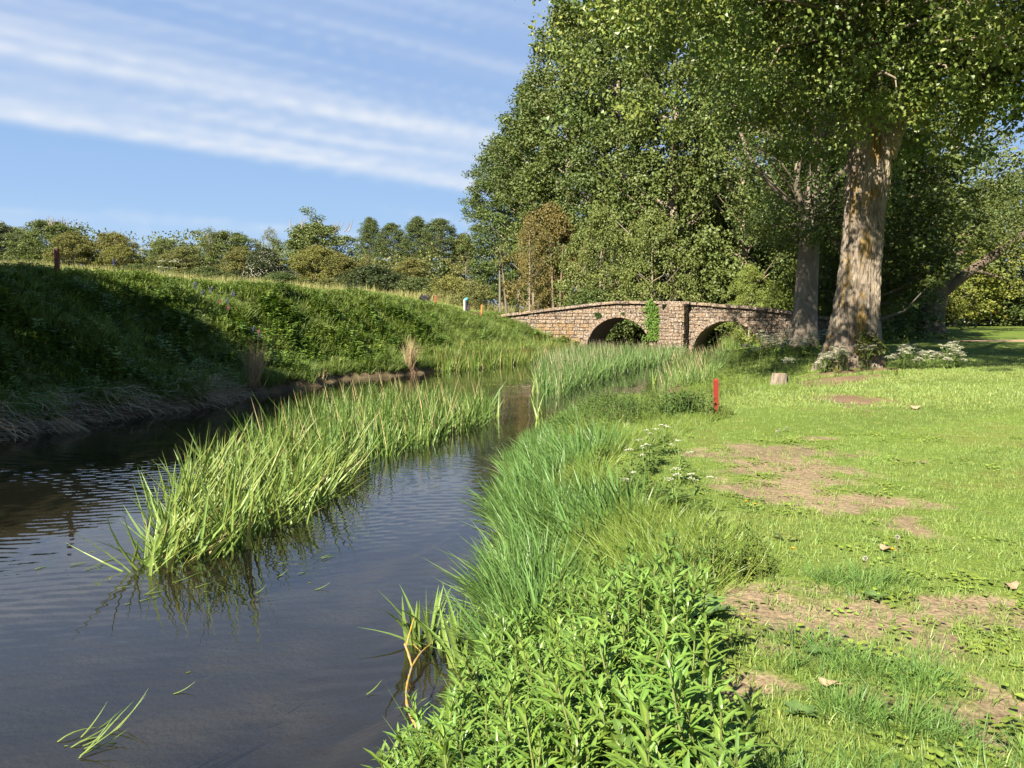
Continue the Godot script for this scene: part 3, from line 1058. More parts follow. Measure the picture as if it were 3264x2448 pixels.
func build_tree_row() -> void:
	kinds.poplar_a = tree_kind(25.0, 2.4, 4.6, 0.80, 0.42, 520, 88, 0.85, 0.22, 0.42, 1, 0.35)
	kinds.poplar_b = tree_kind(25.0, 1.6, 4.2, 0.72, 0.45, 500, 88, 0.85, 0.22, 0.38, 2, 0.35)
	kinds.willow = tree_kind(9.0, 0.6, 3.6, 0.75, 0.45, 260, 70, 0.6, 0.16, 0.16, 3, 0.5)
	kinds.round = tree_kind(9.0, 0.9, 4.4, 0.70, 0.5, 280, 80, 0.68, 0.19, 0.28, 4, 0.1)
	kinds.round_b = tree_kind(9.0, 0.3, 3.8, 0.62, 0.55, 260, 80, 0.64, 0.19, 0.24, 5, 0.1)
	kinds.bush = tree_kind(3.2, 0.0, 2.6, 0.55, 0.5, 150, 60, 0.5, 0.13, 0.09, 6, 0.1)
	kinds.airy = tree_kind(10.0, 1.0, 2.6, 0.7, 0.55, 120, 38, 0.6, 0.15, 0.12, 7, 0.3)
	var dark := tinted(0.084, 0.118, 0.032)
	var mid := tinted(0.105, 0.138, 0.037)
	var rows := [
		[-1.2, -92.0, 19.5, 1.25, "poplar_a", dark, "leafy poplar at the far left end of the row beyond the bridge"],
		[1.9, -85.0, 24.0, 1.15, "poplar_b", dark, "second poplar from the far end of the row beyond the bridge"],
		[5.2, -77.0, 28.0, 1.1, "poplar_a", mid, "third poplar from the far end of the row beyond the bridge"],
		[9.0, -71.0, 29.0, 1.0, "poplar_b", dark, "poplar behind the first arch in the row beyond the bridge"],
		[12.6, -65.0, 29.0, 1.05, "poplar_a", mid, "poplar behind the ivy pier in the row beyond the bridge"],
		[16.8, -60.5, 29.0, 1.0, "poplar_b", mid, "poplar behind the second arch in the row beyond the bridge"],
		[21.6, -58.5, 28.0, 1.05, "poplar_a", dark, "poplar behind the right bridge end in the row beyond the bridge"],
		[20.3, -46.8, 25.0, 1.35, "poplar_a", mid, "tall poplar standing straight behind the lichened trunk"],
		[26.5, -66.0, 27.0, 1.1, "poplar_b", dark, "poplar standing back in the wood between bridge end and spreading oak"],
	]
	for k in rows.size():
		var r: Array = rows[k]
		var s: float = r[2] / 25.0
		plant_tree("poplar_tree", r[6], kinds[r[4]], on_ground(r[0], r[1], 0.2), k * 1.9, Vector3(s * r[3], s, s * r[3]), r[5], wood_plain, "poplars beyond the bridge")
	# smaller trees between the row and the bridge
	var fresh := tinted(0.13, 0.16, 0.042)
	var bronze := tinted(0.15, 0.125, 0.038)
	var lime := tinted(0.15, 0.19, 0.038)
	var lower := [
		["ash_tree", 1.4, -66.0, 8.2, 0.75, "airy", bronze, "small bronze leaved tree in front of the poplars left of the bridge"],
		["ash_tree", 3.2, -70.0, 9.5, 0.8, "round_b", bronze, "bronze tinged tree with thin stems below the poplars beyond the bridge"],
		["willow_tree", 6.4, -60.0, 9.0, 0.85, "willow", fresh, "pale green willow behind the crown of the first arch"],
		["willow_tree", 9.8, -58.0, 10.0, 0.8, "willow", fresh, "tall pale willow with light stems behind the ivy pier"],
		["willow_tree", 15.8, -55.0, 5.2, 0.85, "willow", lime, "bright green willow bush just over the second arch parapet"],
		["hazel_bush", 18.0, -52.5, 4.6, 0.7, "bush", lime, "bright hazel bush behind the right end of the bridge"],
		["hazel_bush", 20.0, -50.0, 4.4, 1.0, "bush", lime, "yellow green hazel bush seen between the two thick trunks"],
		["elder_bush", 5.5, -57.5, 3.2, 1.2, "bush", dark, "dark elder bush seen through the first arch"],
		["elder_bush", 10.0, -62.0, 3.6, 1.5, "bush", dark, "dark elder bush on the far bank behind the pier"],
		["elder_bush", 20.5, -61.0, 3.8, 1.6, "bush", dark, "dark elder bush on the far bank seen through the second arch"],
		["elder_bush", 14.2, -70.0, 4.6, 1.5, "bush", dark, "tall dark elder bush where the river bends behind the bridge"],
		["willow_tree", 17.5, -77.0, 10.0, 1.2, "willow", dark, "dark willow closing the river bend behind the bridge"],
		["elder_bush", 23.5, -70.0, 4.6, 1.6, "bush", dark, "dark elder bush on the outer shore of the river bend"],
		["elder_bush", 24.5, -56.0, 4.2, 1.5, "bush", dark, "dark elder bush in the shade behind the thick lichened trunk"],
	]
	for k in lower.size():
		var r: Array = lower[k]
		var base_h: float = {"airy": 10.0, "willow": 9.0, "bush": 3.2, "round_b": 9.0}[r[5]]
		var s: float = r[3] / base_h
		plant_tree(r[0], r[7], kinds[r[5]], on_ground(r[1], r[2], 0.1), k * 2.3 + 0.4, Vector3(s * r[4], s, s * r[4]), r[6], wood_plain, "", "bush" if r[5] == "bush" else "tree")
	# slim bare-stemmed saplings among them
	for k in 12:
		var x := -1.0 + k * 0.85 + rng.randf_range(-0.3, 0.3)
		var z := -72.0 + k * 0.8 + rng.randf_range(-2, 2)
		var p := thing("sapling", "slim dark sapling stem under the poplars left of the bridge", "tree", on_ground(x, z, 0.1), 0.0, "saplings under the poplars")
		var sh := Shape.new()
		var lean := rng.randf_range(-0.6, 0.6)
		sh.tube(PackedVector3Array([Vector3.ZERO, Vector3(lean * 0.4, 2.5, 0), Vector3(lean, 6.0, 0)]), PackedFloat32Array([0.12, 0.1, 0.05]), 6, vary(Color(0.13, 0.108, 0.08), 0.3))
		part("trunk", sh.mesh(true), wood_plain, p)
		var cs := Shape.new()
		leaves(cs, [[Vector3(lean, 5.6, 0), 0.8, 120], [Vector3(lean * 0.8, 4.6, 0.3), 0.7, 80]], 0.16, 0.13, 0.3, Color(0.09, 0.12, 0.035), Color(0.15, 0.15, 0.05), 0.3)
		part("crown", cs.mesh(), leafy(), p, Transform3D(), "stuff")


func build_far_trees() -> void:
	var dark := tinted(0.095, 0.125, 0.042)
	var olive := tinted(0.145, 0.155, 0.05)
	var bronze := tinted(0.155, 0.155, 0.047)
	var yellow := tinted(0.175, 0.178, 0.047)
	var green := tinted(0.118, 0.15, 0.045)
	var grey := tinted(0.12, 0.14, 0.075)
	var black := tinted(0.05, 0.07, 0.025)
	# x, z, height, width, kind, tint, name, label
	var list := [
		[-58.0, -94.0, 9.0, 1.1, "round_b", grey, "willow_tree", "greyish willow at the far left end of the tree line"],
		[-64.0, -98.0, 9.0, 1.0, "round", dark, "oak_tree", "dark tree at the very left edge of the far tree line"],
		[-51.0, -92.0, 10.2, 1.0, "round", green, "oak_tree", "broad domed oak with bare top twigs in the far tree line"],
		[-46.5, -88.0, 8.2, 1.0, "round_b", bronze, "field_maple", "bronze yellow maple behind the red post on the fairway bank"],
		[-43.0, -90.0, 8.8, 0.9, "round", bronze, "field_maple", "brownish maple right of the domed oak"],
		[-40.5, -86.0, 6.2, 1.0, "round_b", yellow, "field_maple", "low yellow maple at the foot of the far tree line"],
		[-38.0, -91.0, 8.6, 0.75, "round", green, "oak_tree", "small oak with a tufted top beside the sky gap"],
		[-35.0, -88.0, 5.4, 1.1, "round_b", olive, "hawthorn_tree", "low olive thorn tree in the sky gap of the far tree line"],
		[-32.0, -88.0, 8.4, 0.7, "airy", olive, "birch_tree", "thin half bare birch rising from the far tree line"],
		[-30.5, -90.0, 8.2, 0.95, "round", green, "oak_tree", "green oak right of the thin birch"],
		[-28.0, -86.0, 6.0, 1.0, "round_b", bronze, "field_maple", "low bronze maple left of the flowering hawthorn"],
		[-27.0, -93.0, 9.4, 0.7, "airy", bronze, "birch_tree", "wispy bronze birch behind the flowering hawthorn"],
		[-25.0, -84.0, 6.0, 0.9, "round_b", black, "hawthorn_tree", "dark hawthorn with white blossom in the far tree line"],
		[-21.8, -92.0, 10.8, 0.95, "round", green, "oak_tree", "tall oak with a crooked top above the far tree line"],
		[-20.0, -85.0, 6.8, 1.0, "round_b", yellow, "field_maple", "yellow green maple in front of the crooked oak"],
		[-17.5, -84.0, 6.0, 1.0, "round_b", bronze, "field_maple", "bronze maple right of the crooked oak"],
		[-19.0, -112.0, 15.0, 0.75, "poplar_b", dark, "poplar_tree", "distant poplar showing over the yellow maples"],
		[-15.5, -108.0, 14.0, 0.8, "poplar_a", dark, "poplar_tree", "distant poplar left of the tallest far clump"],
		[-12.0, -106.0, 15.0, 0.85, "poplar_b", dark, "poplar_tree", "tall poplar in the middle of the far clump"],
		[-8.8, -102.0, 14.5, 0.9, "poplar_a", dark, "poplar_tree", "dark round topped poplar at the right of the far clump"],
		[-6.2, -104.0, 12.6, 0.8, "poplar_b", dark, "poplar_tree", "lower poplar beside the bronze tree at the gap"],
		[-15.0, -86.0, 6.4, 0.9, "airy", bronze, "ash_tree", "thin bronze ash in front of the far poplars"],
		[-13.2, -80.0, 4.2, 1.3, "bush", black, "elder_bush", "big dark elder bush at the fairway edge"],
		[-10.2, -84.0, 6.2, 0.9, "round_b", bronze, "ash_tree", "low bronze ash between dark elder and poplars"],
		[-5.2, -94.0, 11.5, 0.65, "airy", bronze, "ash_tree", "tall thin bronze ash in the gap before the poplar row"],
		[-5.4, -74.0, 3.6, 0.9, "bush", yellow, "hazel_bush", "yellow hazel bush at the fairway edge"],
		[-3.4, -72.0, 3.4, 0.9, "bush", olive, "hazel_bush", "olive hazel bush behind the orange stake"],
		[-8.6, -76.0, 3.0, 1.2, "bush", dark, "elder_bush", "dark elder bush between the two stakes on the bank"],
		[-22.5, -80.0, 2.6, 1.4, "bush", dark, "bramble_bush", "dark bramble bush below the yellow maple"],
		[-30.0, -82.0, 2.6, 1.4, "bush", dark, "bramble_bush", "dark bramble bush below the green oak"],
		[-37.0, -82.0, 2.8, 1.5, "bush", dark, "bramble_bush", "dark bramble bush under the sky gap"],
		[-17.5, -79.5, 2.2, 1.6, "bush", olive, "bramble_bush", "low olive bramble at the fairway edge left of the dark elder"],
	]
	for k in list.size():
		var r: Array = list[k]
		var base_h: float = {"airy": 10.0, "willow": 9.0, "bush": 3.2, "round": 9.0, "round_b": 9.0, "poplar_a": 25.0, "poplar_b": 25.0}[r[4]]
		var s: float = r[2] / base_h * (0.72 if r[0] > -36.0 else 0.55)
		var wide := 1.9 if String(r[4]).begins_with("poplar") else 1.5
		var cat := "bush" if String(r[6]).ends_with("bush") else "tree"
		var t := plant_tree(r[6], r[7], kinds[r[4]], on_ground(r[0], r[1], 0.1), k * 2.7, Vector3(s * r[3] * wide, s, s * r[3] * wide), r[5], wood_plain, "trees along the far fairway edge", cat)
		if r[7] == "dark hawthorn with white blossom in the far tree line":
			var bl := Shape.new()
			for q in 900:
				var d := unit()
				d.y = absf(d.y) * 0.9 + 0.05
				var p := Vector3(d.x * 3.6, 1.5 + d.y * 7.6, d.z * 3.6)
				var s2 := d.cross(unit()).normalized()
				bl.leaf(p, s2, s2.cross(d), d, 0.16, 0.16, vary(Color(0.28, 0.28, 0.23), 0.12))
			part("blossom", bl.mesh(), leafy(0.7, 0.2), t, Transform3D(), "stuff")
		if r[7] in ["broad domed oak with bare top twigs in the far tree line", "tall oak with a crooked top above the far tree line"]:
			var tw := Shape.new()
			for q in 14:
				var b := Vector3(rng.randf_range(-3, 2), 8.2, rng.randf_range(-1.5, 1.5))
				var e := b + Vector3(rng.randf_range(-1.0, 0.6), rng.randf_range(0.9, 1.9), rng.randf_range(-0.4, 0.4))
				tw.tube(PackedVector3Array([b, b.lerp(e, 0.5) + unit() * 0.2, e]), PackedFloat32Array([0.06, 0.04, 0.015]), 4, Color(0.2, 0.17, 0.14))
			part("dead_twigs", tw.mesh(true), wood_plain, t, Transform3D(), "stuff")
			if r[7].begins_with("tall oak"):
				var top := Shape.new()
				leaves(top, [[Vector3(0.6, 10.6, 0), 0.7, 170], [Vector3(-0.2, 9.8, 0), 0.8, 160]], 0.18, 0.15, 0.1, Color(0.9, 0.95, 0.9), Color(1.1, 1.1, 1.0), 0.3)
				part("crown_tip", top.mesh(), green, t, Transform3D(), "stuff")
	# a rank of smaller growth closing the gaps behind, too dense to count
	var closing := Shape.new()
	var cl := []
	for q in 800:
		var x := rng.randf_range(-95, 6)
		cl.append([Vector3(x, plateau(x, -100) + rng.randf_range(0.2, 5.2) + 0.8 * sin(x * 0.45), -101.0 + rng.randf_range(-4, 4)), rng.randf_range(0.9, 1.6), 60])
	leaves(closing, cl, 0.3, 0.24, 0.2, Color(0.095, 0.12, 0.04), Color(0.15, 0.155, 0.05), 0.3)
	var o := part("distant_thicket", closing.mesh(), leafy(), self)
	tag(o, "dense dark undergrowth closing the gaps behind the far tree line", "thicket", "", "stuff")
	# tree out of view on the left bank, whose shade lies over the bank
	plant_tree("oak_tree", "round oak on the left bank above the shaded slope", kinds.round, on_ground(-19.7, -8.3, 0.2), 0.7, Vector3(1.38, 1.45, 1.38), green, wood_plain)
	plant_tree("oak_tree", "third oak on the left bank standing back from the shaded slope", kinds.round_b, on_ground(-25.0, -8.5, 0.2), 1.7, Vector3(1.6, 1.45, 1.6), green, wood_plain)
	plant_tree("oak_tree", "large oak on the left bank behind the shaded slope oak", kinds.round, on_ground(-18.6, -2.4, 0.2), 2.7, Vector3(1.4, 1.4, 1.4), green, wood_plain)


func build_right_wood() -> void:
	var bm := bark_material()
	bm.albedo_color = lin(0.55, 0.52, 0.5)
	var at := on_ground(33.5, -66.0, 0.2)
	var t := thing("oak_tree", "spreading dark oak with low heavy limbs at the edge of the golf green", "tree", at)
	part("trunk", bark([Vector3(0, -0.3, 0), Vector3(-0.05, 1.0, 0), Vector3(0.1, 2.4, 0), Vector3(0.25, 3.6, 0), Vector3(0.3, 4.6, 0)], [1.15, 0.98, 0.92, 0.86, 0.6], 36, 8, 0.03, 0.2, 0.0).mesh(true), bm, t)
	var limbs := [
		[[Vector3(-0.3, 2.3, 0), Vector3(-1.6, 3.2, 0.2), Vector3(-3.2, 3.9, 0.3), Vector3(-5.2, 4.6, 0.4)], [0.5, 0.42, 0.33, 0.16]],
		[[Vector3(-0.2, 3.2, 0), Vector3(-0.9, 4.4, 0), Vector3(-1.2, 5.6, 0), Vector3(-1.8, 8, 0)], [0.36, 0.32, 0.25, 0.1]],
		[[Vector3(0.4, 3.3, 0), Vector3(1.2, 4.4, 0.1), Vector3(1.9, 6.4, 0.1), Vector3(3.4, 8.8, 0.2)], [0.5, 0.42, 0.34, 0.14]],
		[[Vector3(0.6, 3.2, 0.1), Vector3(2.4, 4.8, 0.4), Vector3(4.6, 6.4, 0.7), Vector3(7.4, 8.4, 0.8), Vector3(9.5, 9.4, 0.9)], [0.45, 0.4, 0.33, 0.24, 0.1]],
		[[Vector3(0.3, 4.0, 0), Vector3(0.4, 6.0, -0.5), Vector3(0.2, 9, -0.8), Vector3(0.5, 13, -1)], [0.5, 0.4, 0.28, 0.08]],
		[[Vector3(2.6, 5.0, 0.4), Vector3(3.6, 4.9, 0.8), Vector3(5.4, 4.2, 1.1)], [0.16, 0.12, 0.04]],
	]
	var clumps := []
	for lb in limbs:
		part("limb", bark(lb[0], lb[1], 14, 8, 0.012, 0.0, 0.0).mesh(true), bm, t)
	for q in 330:
		var d := unit()
		d.y = absf(d.y)
		var c := Vector3(1.0, 6.2, 0) + Vector3(d.x * 9.0, d.y * 10.5, d.z * 8.0) * pow(rng.randf(), 0.4)
		clumps.append([c, rng.randf_range(0.7, 1.2), 62])
	var cr := Shape.new()
	leaves(cr, clumps, 0.2, 0.16, 0.15, Color(0.062, 0.09, 0.023), Color(0.10, 0.115, 0.028), 0.3)
	part("crown", cr.mesh(), leafy(), t, Transform3D(), "stuff")
	var dark := tinted(0.084, 0.115, 0.034)
	var lime := tinted(0.16, 0.18, 0.033)
	var mid := tinted(0.10, 0.125, 0.036)
	var list := [
		[27.5, -76.0, 8.0, 1.1, "round_b", lime, "field_maple", "sunlit yellow green maple behind the low limb of the spreading oak"],
		[41.0, -86.0, 10.0, 1.2, "round", lime, "field_maple", "broad sunlit maple behind the golf flag"],
		[49.0, -92.0, 11.0, 1.3, "round", lime, "field_maple", "sunlit maple over the green at the wood's right side"],
		[36.0, -92.0, 15.0, 1.2, "round", mid, "oak_tree", "tall oak deep in the wood behind the spreading oak"],
		[46.0, -98.0, 18.0, 1.2, "round", mid, "oak_tree", "tall oak deep in the wood behind the golf flag"],
		[58.0, -96.0, 17.0, 1.2, "round", mid, "oak_tree", "tall oak closing the wood right of the golf flag"],
		[66.0, -90.0, 16.0, 1.2, "round", dark, "oak_tree", "dark oak at the right end of the wood"],
		[26.0, -88.0, 16.0, 1.2, "round", dark, "oak_tree", "dark oak deep in the wood behind the lichened trunk"],
		[17.0, -86.0, 15.0, 1.3, "round", dark, "oak_tree", "dark oak deep in the wood beyond the bridge end"],
		[29.5, -72.0, 3.4, 1.5, "bush", dark, "elder_bush", "dark elder bush left of the spreading oak's trunk"],
		[40.0, -94.0, 4.4, 2.0, "bush", dark, "elder_bush", "dark elder bush behind the rail fence"],
		[47.0, -97.0, 4.8, 2.0, "bush", dark, "elder_bush", "dark elder bush behind the golf green"],
		[54.0, -96.0, 5.0, 2.0, "bush", dark, "elder_bush", "dark elder bush right behind the golf flag"],
		[61.0, -93.0, 5.0, 2.0, "bush", dark, "elder_bush", "dark elder bush at the right edge of the green"],
		[34.0, -88.0, 4.4, 2.0, "bush", dark, "elder_bush", "dark elder bush behind the spreading oak's trunk"],
		[23.0, -76.0, 4.2, 2.0, "bush", dark, "elder_bush", "dark elder bush between the wood's sunlit maple and the bridge"],
	]
	for k in list.size():
		var r: Array = list[k]
		var s: float = r[2] / (3.2 if r[4] == "bush" else 9.0)
		plant_tree(r[6], r[7], kinds[r[4]], on_ground(r[0], r[1], 0.1), k * 1.3, Vector3(s * r[3], s, s * r[3]), r[5], wood_plain, "", "bush" if r[4] == "bush" else "tree")
	var closing := Shape.new()
	var cl := []
	for q in 950:
		cl.append([Vector3(rng.randf_range(4, 120), 14.0 * pow(rng.randf(), 1.3), -108.0 + rng.randf_range(-5, 5)), rng.randf_range(1.3, 2.3), 60])
	leaves(closing, cl, 0.34, 0.26, 0.2, Color(0.085, 0.112, 0.036), Color(0.125, 0.14, 0.042), 0.3)
	var o := part("distant_thicket", closing.mesh(), leafy(), self)
	tag(o, "dense dark woodland closing the view behind the golf green", "thicket", "", "stuff")


# ---------------------------------------------------------------- reeds

func reed_clump(blades: int, h: float, w: float, spread: float, lean: float, yellow: float) -> ArrayMesh:
	var sh := Shape.new()
	for q in blades:
		var a := rng.randf() * TAU
		var p := Vector3(cos(a), 0, sin(a)) * rng.randf() * spread + Vector3(0, -0.12, 0)
		var d := (Vector3(rng.randfn(0, 0.2) + lean, 1.0, rng.randfn(0, 0.2))).normalized()
		var az := rng.randf() * TAU
		var side := Vector3(cos(az), 0, sin(az))
		side = (side - d * side.dot(d)).normalized()
		var up := side.cross(d)
		var col := Color(0.095, 0.165, 0.04).lerp(Color(0.21, 0.26, 0.06), clampf(rng.randfn(yellow, 0.25), 0, 1))
		if rng.randf() < 0.04:
			col = Color(0.30, 0.235, 0.12)
		sh.blade(p, d, side, up, h * (0.3 + 0.8 * sqrt(rng.randf())) + 0.12, w * rng.randf_range(0.6, 1.2), rng.randf_range(-0.2, 0.4), 0.25, 0.0, 4, vary(col, 0.15), vary(col, 0.15))
	return sh.mesh()


func reed_bed(called: String, label: String, poly: PackedVector2Array, per_m2: float, m: Array, mat: Material, tint: Color, tall: Callable) -> void:
	var lo := poly[0]
	var hi := poly[0]
	for p in poly:
		lo = lo.min(p)
		hi = hi.max(p)
	var root := thing(called, label, "reeds", Vector3(0, 0, 0))
	root.set_meta("kind", "stuff")
	var n := int((hi.x - lo.x) * (hi.y - lo.y) * per_m2)
	var where: Array = []
	var tints := []
	for k in m.size():
		var e: Array[Transform3D] = []
		where.append(e)
		tints.append(PackedColorArray())
	for q in n:
		var x := rng.randf_range(lo.x, hi.x)
		var z := rng.randf_range(lo.y, hi.y)
		if not inside(poly, x, z) or broad.get_noise_2d(x * 24.0 + 3.0, z * 24.0) > 0.36:
			continue
		var y := maxf(WATER, ground_y(x, z)) - 0.02
		var k := rng.randi() % m.size()
		var g: float = tall.call(x, z)
		var b := Basis(Vector3.UP, rng.randf_range(-0.8, 0.8) if rng.randf() < 0.65 else rng.randf() * TAU).scaled(Vector3(1, g, 1))
		where[k].append(Transform3D(b, Vector3(x, y, z)))
		var t := vary(tint, 0.14)
		tints[k].append(t)
	for k in m.size():
		scatter("blades", m[k], mat, where[k], tints[k], root)


func build_reeds() -> void:
	var mat := leafy(0.42, 0.5)
	var leaning := [reed_clump(6, 1.05, 0.034, 0.16, 0.5, 0.5), reed_clump(6, 1.0, 0.034, 0.16, 0.3, 0.4), reed_clump(5, 0.95, 0.036, 0.16, 0.55, 0.6), reed_clump(5, 0.7, 0.03, 0.2, -0.1, 0.4)]
	var straight := [reed_clump(6, 1.0, 0.031, 0.16, 0.10, 0.25), reed_clump(6, 0.95, 0.03, 0.16, -0.04, 0.2), reed_clump(5, 1.05, 0.03, 0.16, 0.16, 0.32)]
	var tall := func(x: float, z: float) -> float: return 0.76 + 0.5 * broad.get_noise_2d(x * 16.0, z * 16.0)
	reed_bed("reed_bed", "bright yellow green leaning reeds at the near tip of the river island", PackedVector2Array([Vector2(-3.55, -7.5), Vector2(-2.9, -7.6), Vector2(-2.35, -10.0), Vector2(-2.45, -12.6), Vector2(-3.2, -13.0), Vector2(-4.65, -13.2), Vector2(-4.4, -10.4), Vector2(-3.9, -8.6)]), 29.0, leaning, mat, Color(1.0, 1.0, 1.0), tall)
	reed_bed("reed_bed", "upright green reeds on the middle and far part of the river island", PackedVector2Array([Vector2(-2.5, -12.4), Vector2(-1.7, -14.6), Vector2(-1.1, -16.0), Vector2(-0.3, -19.6), Vector2(-0.9, -21.5), Vector2(-3.0, -22.0), Vector2(-4.6, -19.0), Vector2(-4.4, -12.8)]), 25.0, straight, mat, Color(0.9, 0.95, 0.9), tall)
	reed_bed("reed_bed", "dense grey green reeds filling the river before the bridge", PackedVector2Array([Vector2(0.75, -24.2), Vector2(1.5, -24.8), Vector2(3.4, -30.5), Vector2(5.4, -36), Vector2(8.4, -42.4), Vector2(9.8, -45.6), Vector2(5.0, -47.6), Vector2(3.4, -46.5), Vector2(2.6, -42.0), Vector2(1.2, -35.6)]), 19.0, straight, mat, Color(0.85, 0.95, 1.15), func(_x: float, _z: float) -> float: return 1.0)
	reed_bed("reed_bed", "pale reeds on the right shore below the second arch", PackedVector2Array([Vector2(4.6, -25.2), Vector2(6.3, -26.0), Vector2(8.6, -34), Vector2(11.2, -43.5), Vector2(9.4, -43.0), Vector2(7.0, -36)]), 14.0, straight, mat, Color(1.0, 1.0, 1.15), func(_x: float, _z: float) -> float: return 0.75)
	reed_bed("reed_bed", "bright reeds fringing the left bank below the grassy slope near the bridge", PackedVector2Array([Vector2(-4.0, -35.2), Vector2(-2.4, -34.8), Vector2(-0.2, -39.0), Vector2(2.0, -43.4), Vector2(3.9, -48.0), Vector2(2.4, -48.4), Vector2(0.4, -44.2), Vector2(-1.8, -40.0)]), 26.0, straight, mat, Color(1.05, 1.0, 0.85), func(_x: float, _z: float) -> float: return 0.85)
	reed_bed("reed_bed", "sunlit reeds beyond the bridge seen through the second arch", PackedVector2Array([Vector2(13.5, -54.0), Vector2(17.5, -54.0), Vector2(20, -62), Vector2(16, -62)]), 14.0, straight, mat, Color(1.0, 1.0, 1.0), func(_x: float, _z: float) -> float: return 1.1)

	# small clumps standing in the water, each leaf its own part
	var im := leafy(0.42, 0.5)
	var shapes := []
	for q in 5:
		var sh := Shape.new()
		var col := vary(Color(0.13, 0.215, 0.05), 0.2)
		sh.blade(Vector3.ZERO, Vector3.UP, Vector3.RIGHT, Vector3.BACK, 1.0, 0.035, [0.02, 0.2, -0.05, 0.35, 0.12][q], 0.3, 0.0, 6, col.lerp(Color(0.24, 0.26, 0.07), 0.45), col)
		shapes.append(sh.mesh())
	for c in [
		[-0.70, -5.83, 16, 0.46, 0.03, "iris_clump", "iris clump in the water with a lichened branch at its foot"],
		[-0.59, -5.88, 12, 0.48, 0.04, "iris_clump", "iris clump with a bent leaf standing between the lichened branch and the bank"],
		[-0.36, -5.45, 22, 0.58, 0.05, "iris_clump", "tallest iris clump in the shallow water close to the bank"],
		[-0.22, -5.5, 13, 0.4, 0.05, "iris_clump", "short iris clump touching the bank's overhanging plants"],
		[-0.48, -5.75, 4, 0.24, 0.05, "iris_clump", "few small iris leaves between the taller clumps"],
		[-0.02, -6.3, 7, 0.5, 0.06, "iris_clump", "iris leaves leaning out from the bank over the water"],
		[-0.4, -19.3, 6, 0.8, 0.1, "iris_clump", "lone iris clump at the far tip of the reed island"],
		[0.55, -17.6, 7, 0.75, 0.1, "iris_clump", "pale iris clump in the channel beyond the reed island"],
		[0.75, -25.6, 9, 0.85, 0.16, "iris_clump", "yellowing iris clump at the tip of the grey green reeds"],
		[4.9, -28.5, 6, 0.7, 0.12, "iris_clump", "iris clump standing in the channel below the second arch"],
	]:
		var n := thing(c[5], c[6], "iris", Vector3(c[0], WATER - 0.06, c[1]), 0.0, "iris clumps standing in the water")
		for q in c[2]:
			var lean := Basis(Vector3(rng.randf_range(-0.4, 0.4), 0, rng.randf_range(-1, 1)).normalized(), rng.randf_range(-0.35, 0.35))
			var g: float = c[3] * rng.randf_range(0.55, 1.1)
			var b := lean * Basis(Vector3.UP, rng.randf() * TAU) * Basis.from_scale(Vector3(1.15, g, 1.15))
			part("leaf", shapes[rng.randi() % 5], im, n, Transform3D(b, Vector3(rng.randfn(0, 0.5), 0, rng.randfn(0, 0.5)) * float(c[4])))
	# leaves trailing with the current
	var flow := Vector3(0.62, 0, -0.78)
	for c in [[-2.37, -4.42, 16, "loose tuft of trailing leaves in the shallow water of the foreground"], [-4.1, -7.6, 9, "trailing leaves drifting left of the island's leaning tip"], [-3.0, -6.9, 9, "floating leaves trailing below the island's leaning tip"], [-2.0, -7.4, 8, "floating leaves trailing right of the island's leaning tip"], [-1.9, -5.2, 4, "few drowned leaves in the middle of the shallows"], [-0.62, -4.9, 4, "drowned leaves below the iris clumps"]]:
		var n := thing("trailing_weed", c[3], "water weed", Vector3(c[0], WATER, c[1]), 0.0, "leaves trailing in the current")
		for q in c[2]:
			var d := (flow + Vector3(rng.randfn(0, 0.16), rng.randf_range(0.15, 0.8) if c[0] < -2.2 and c[1] > -5.0 and q < 9 else rng.randf_range(-0.03, 0.02), rng.randfn(0, 0.16))).normalized()
			var s := d.cross(Vector3.UP).normalized()
			var l := rng.randf_range(0.1, 0.3)
			var b := Basis(s * 0.32, d * l, s.cross(d))
			part("leaf", shapes[rng.randi() % 3], im, n, Transform3D(b, Vector3(rng.randfn(0, 0.25), 0, rng.randfn(0, 0.22)) * (0.35 if c[0] < -2.2 and c[1] > -5.0 else 1.0) + Vector3(0, rng.randf_range(-0.01, 0.012), 0)))


# ---------------------------------------------------------------- herbs and grasses (prototypes)

func herb(h: float, pairs: int, l: float, w: float, col: Color, whorl := 2, rise := 0.4) -> ArrayMesh:
	var sh := Shape.new()
	sh.tube(PackedVector3Array([Vector3.ZERO, Vector3(0.01, h * 0.5, 0.01), Vector3(0.0, h, 0.0)]), PackedFloat32Array([0.006, 0.005, 0.002]), 4, Color(0.10, 0.13, 0.04))
	for k in pairs:
		var t := (k + 0.6) / pairs
		for q in whorl:
			var a := k * PI / whorl + TAU * q / whorl + rng.randf_range(-0.4, 0.4)
			var d := Vector3(cos(a), rise + 0.5 * t + rng.randf_range(-0.2, 0.2), sin(a)).normalized()
			var s := d.cross(Vector3.UP).normalized()
			var g := (1.0 - 0.45 * t) * rng.randf_range(0.8, 1.15)
			sh.blade(Vector3(0, h * t, 0), d, s, s.cross(d), l * g, w * g, rng.randf_range(0.1, 0.35), 0.25, 0.8, 3, vary(col, 0.2), vary(col, 0.2))
	return sh.mesh()


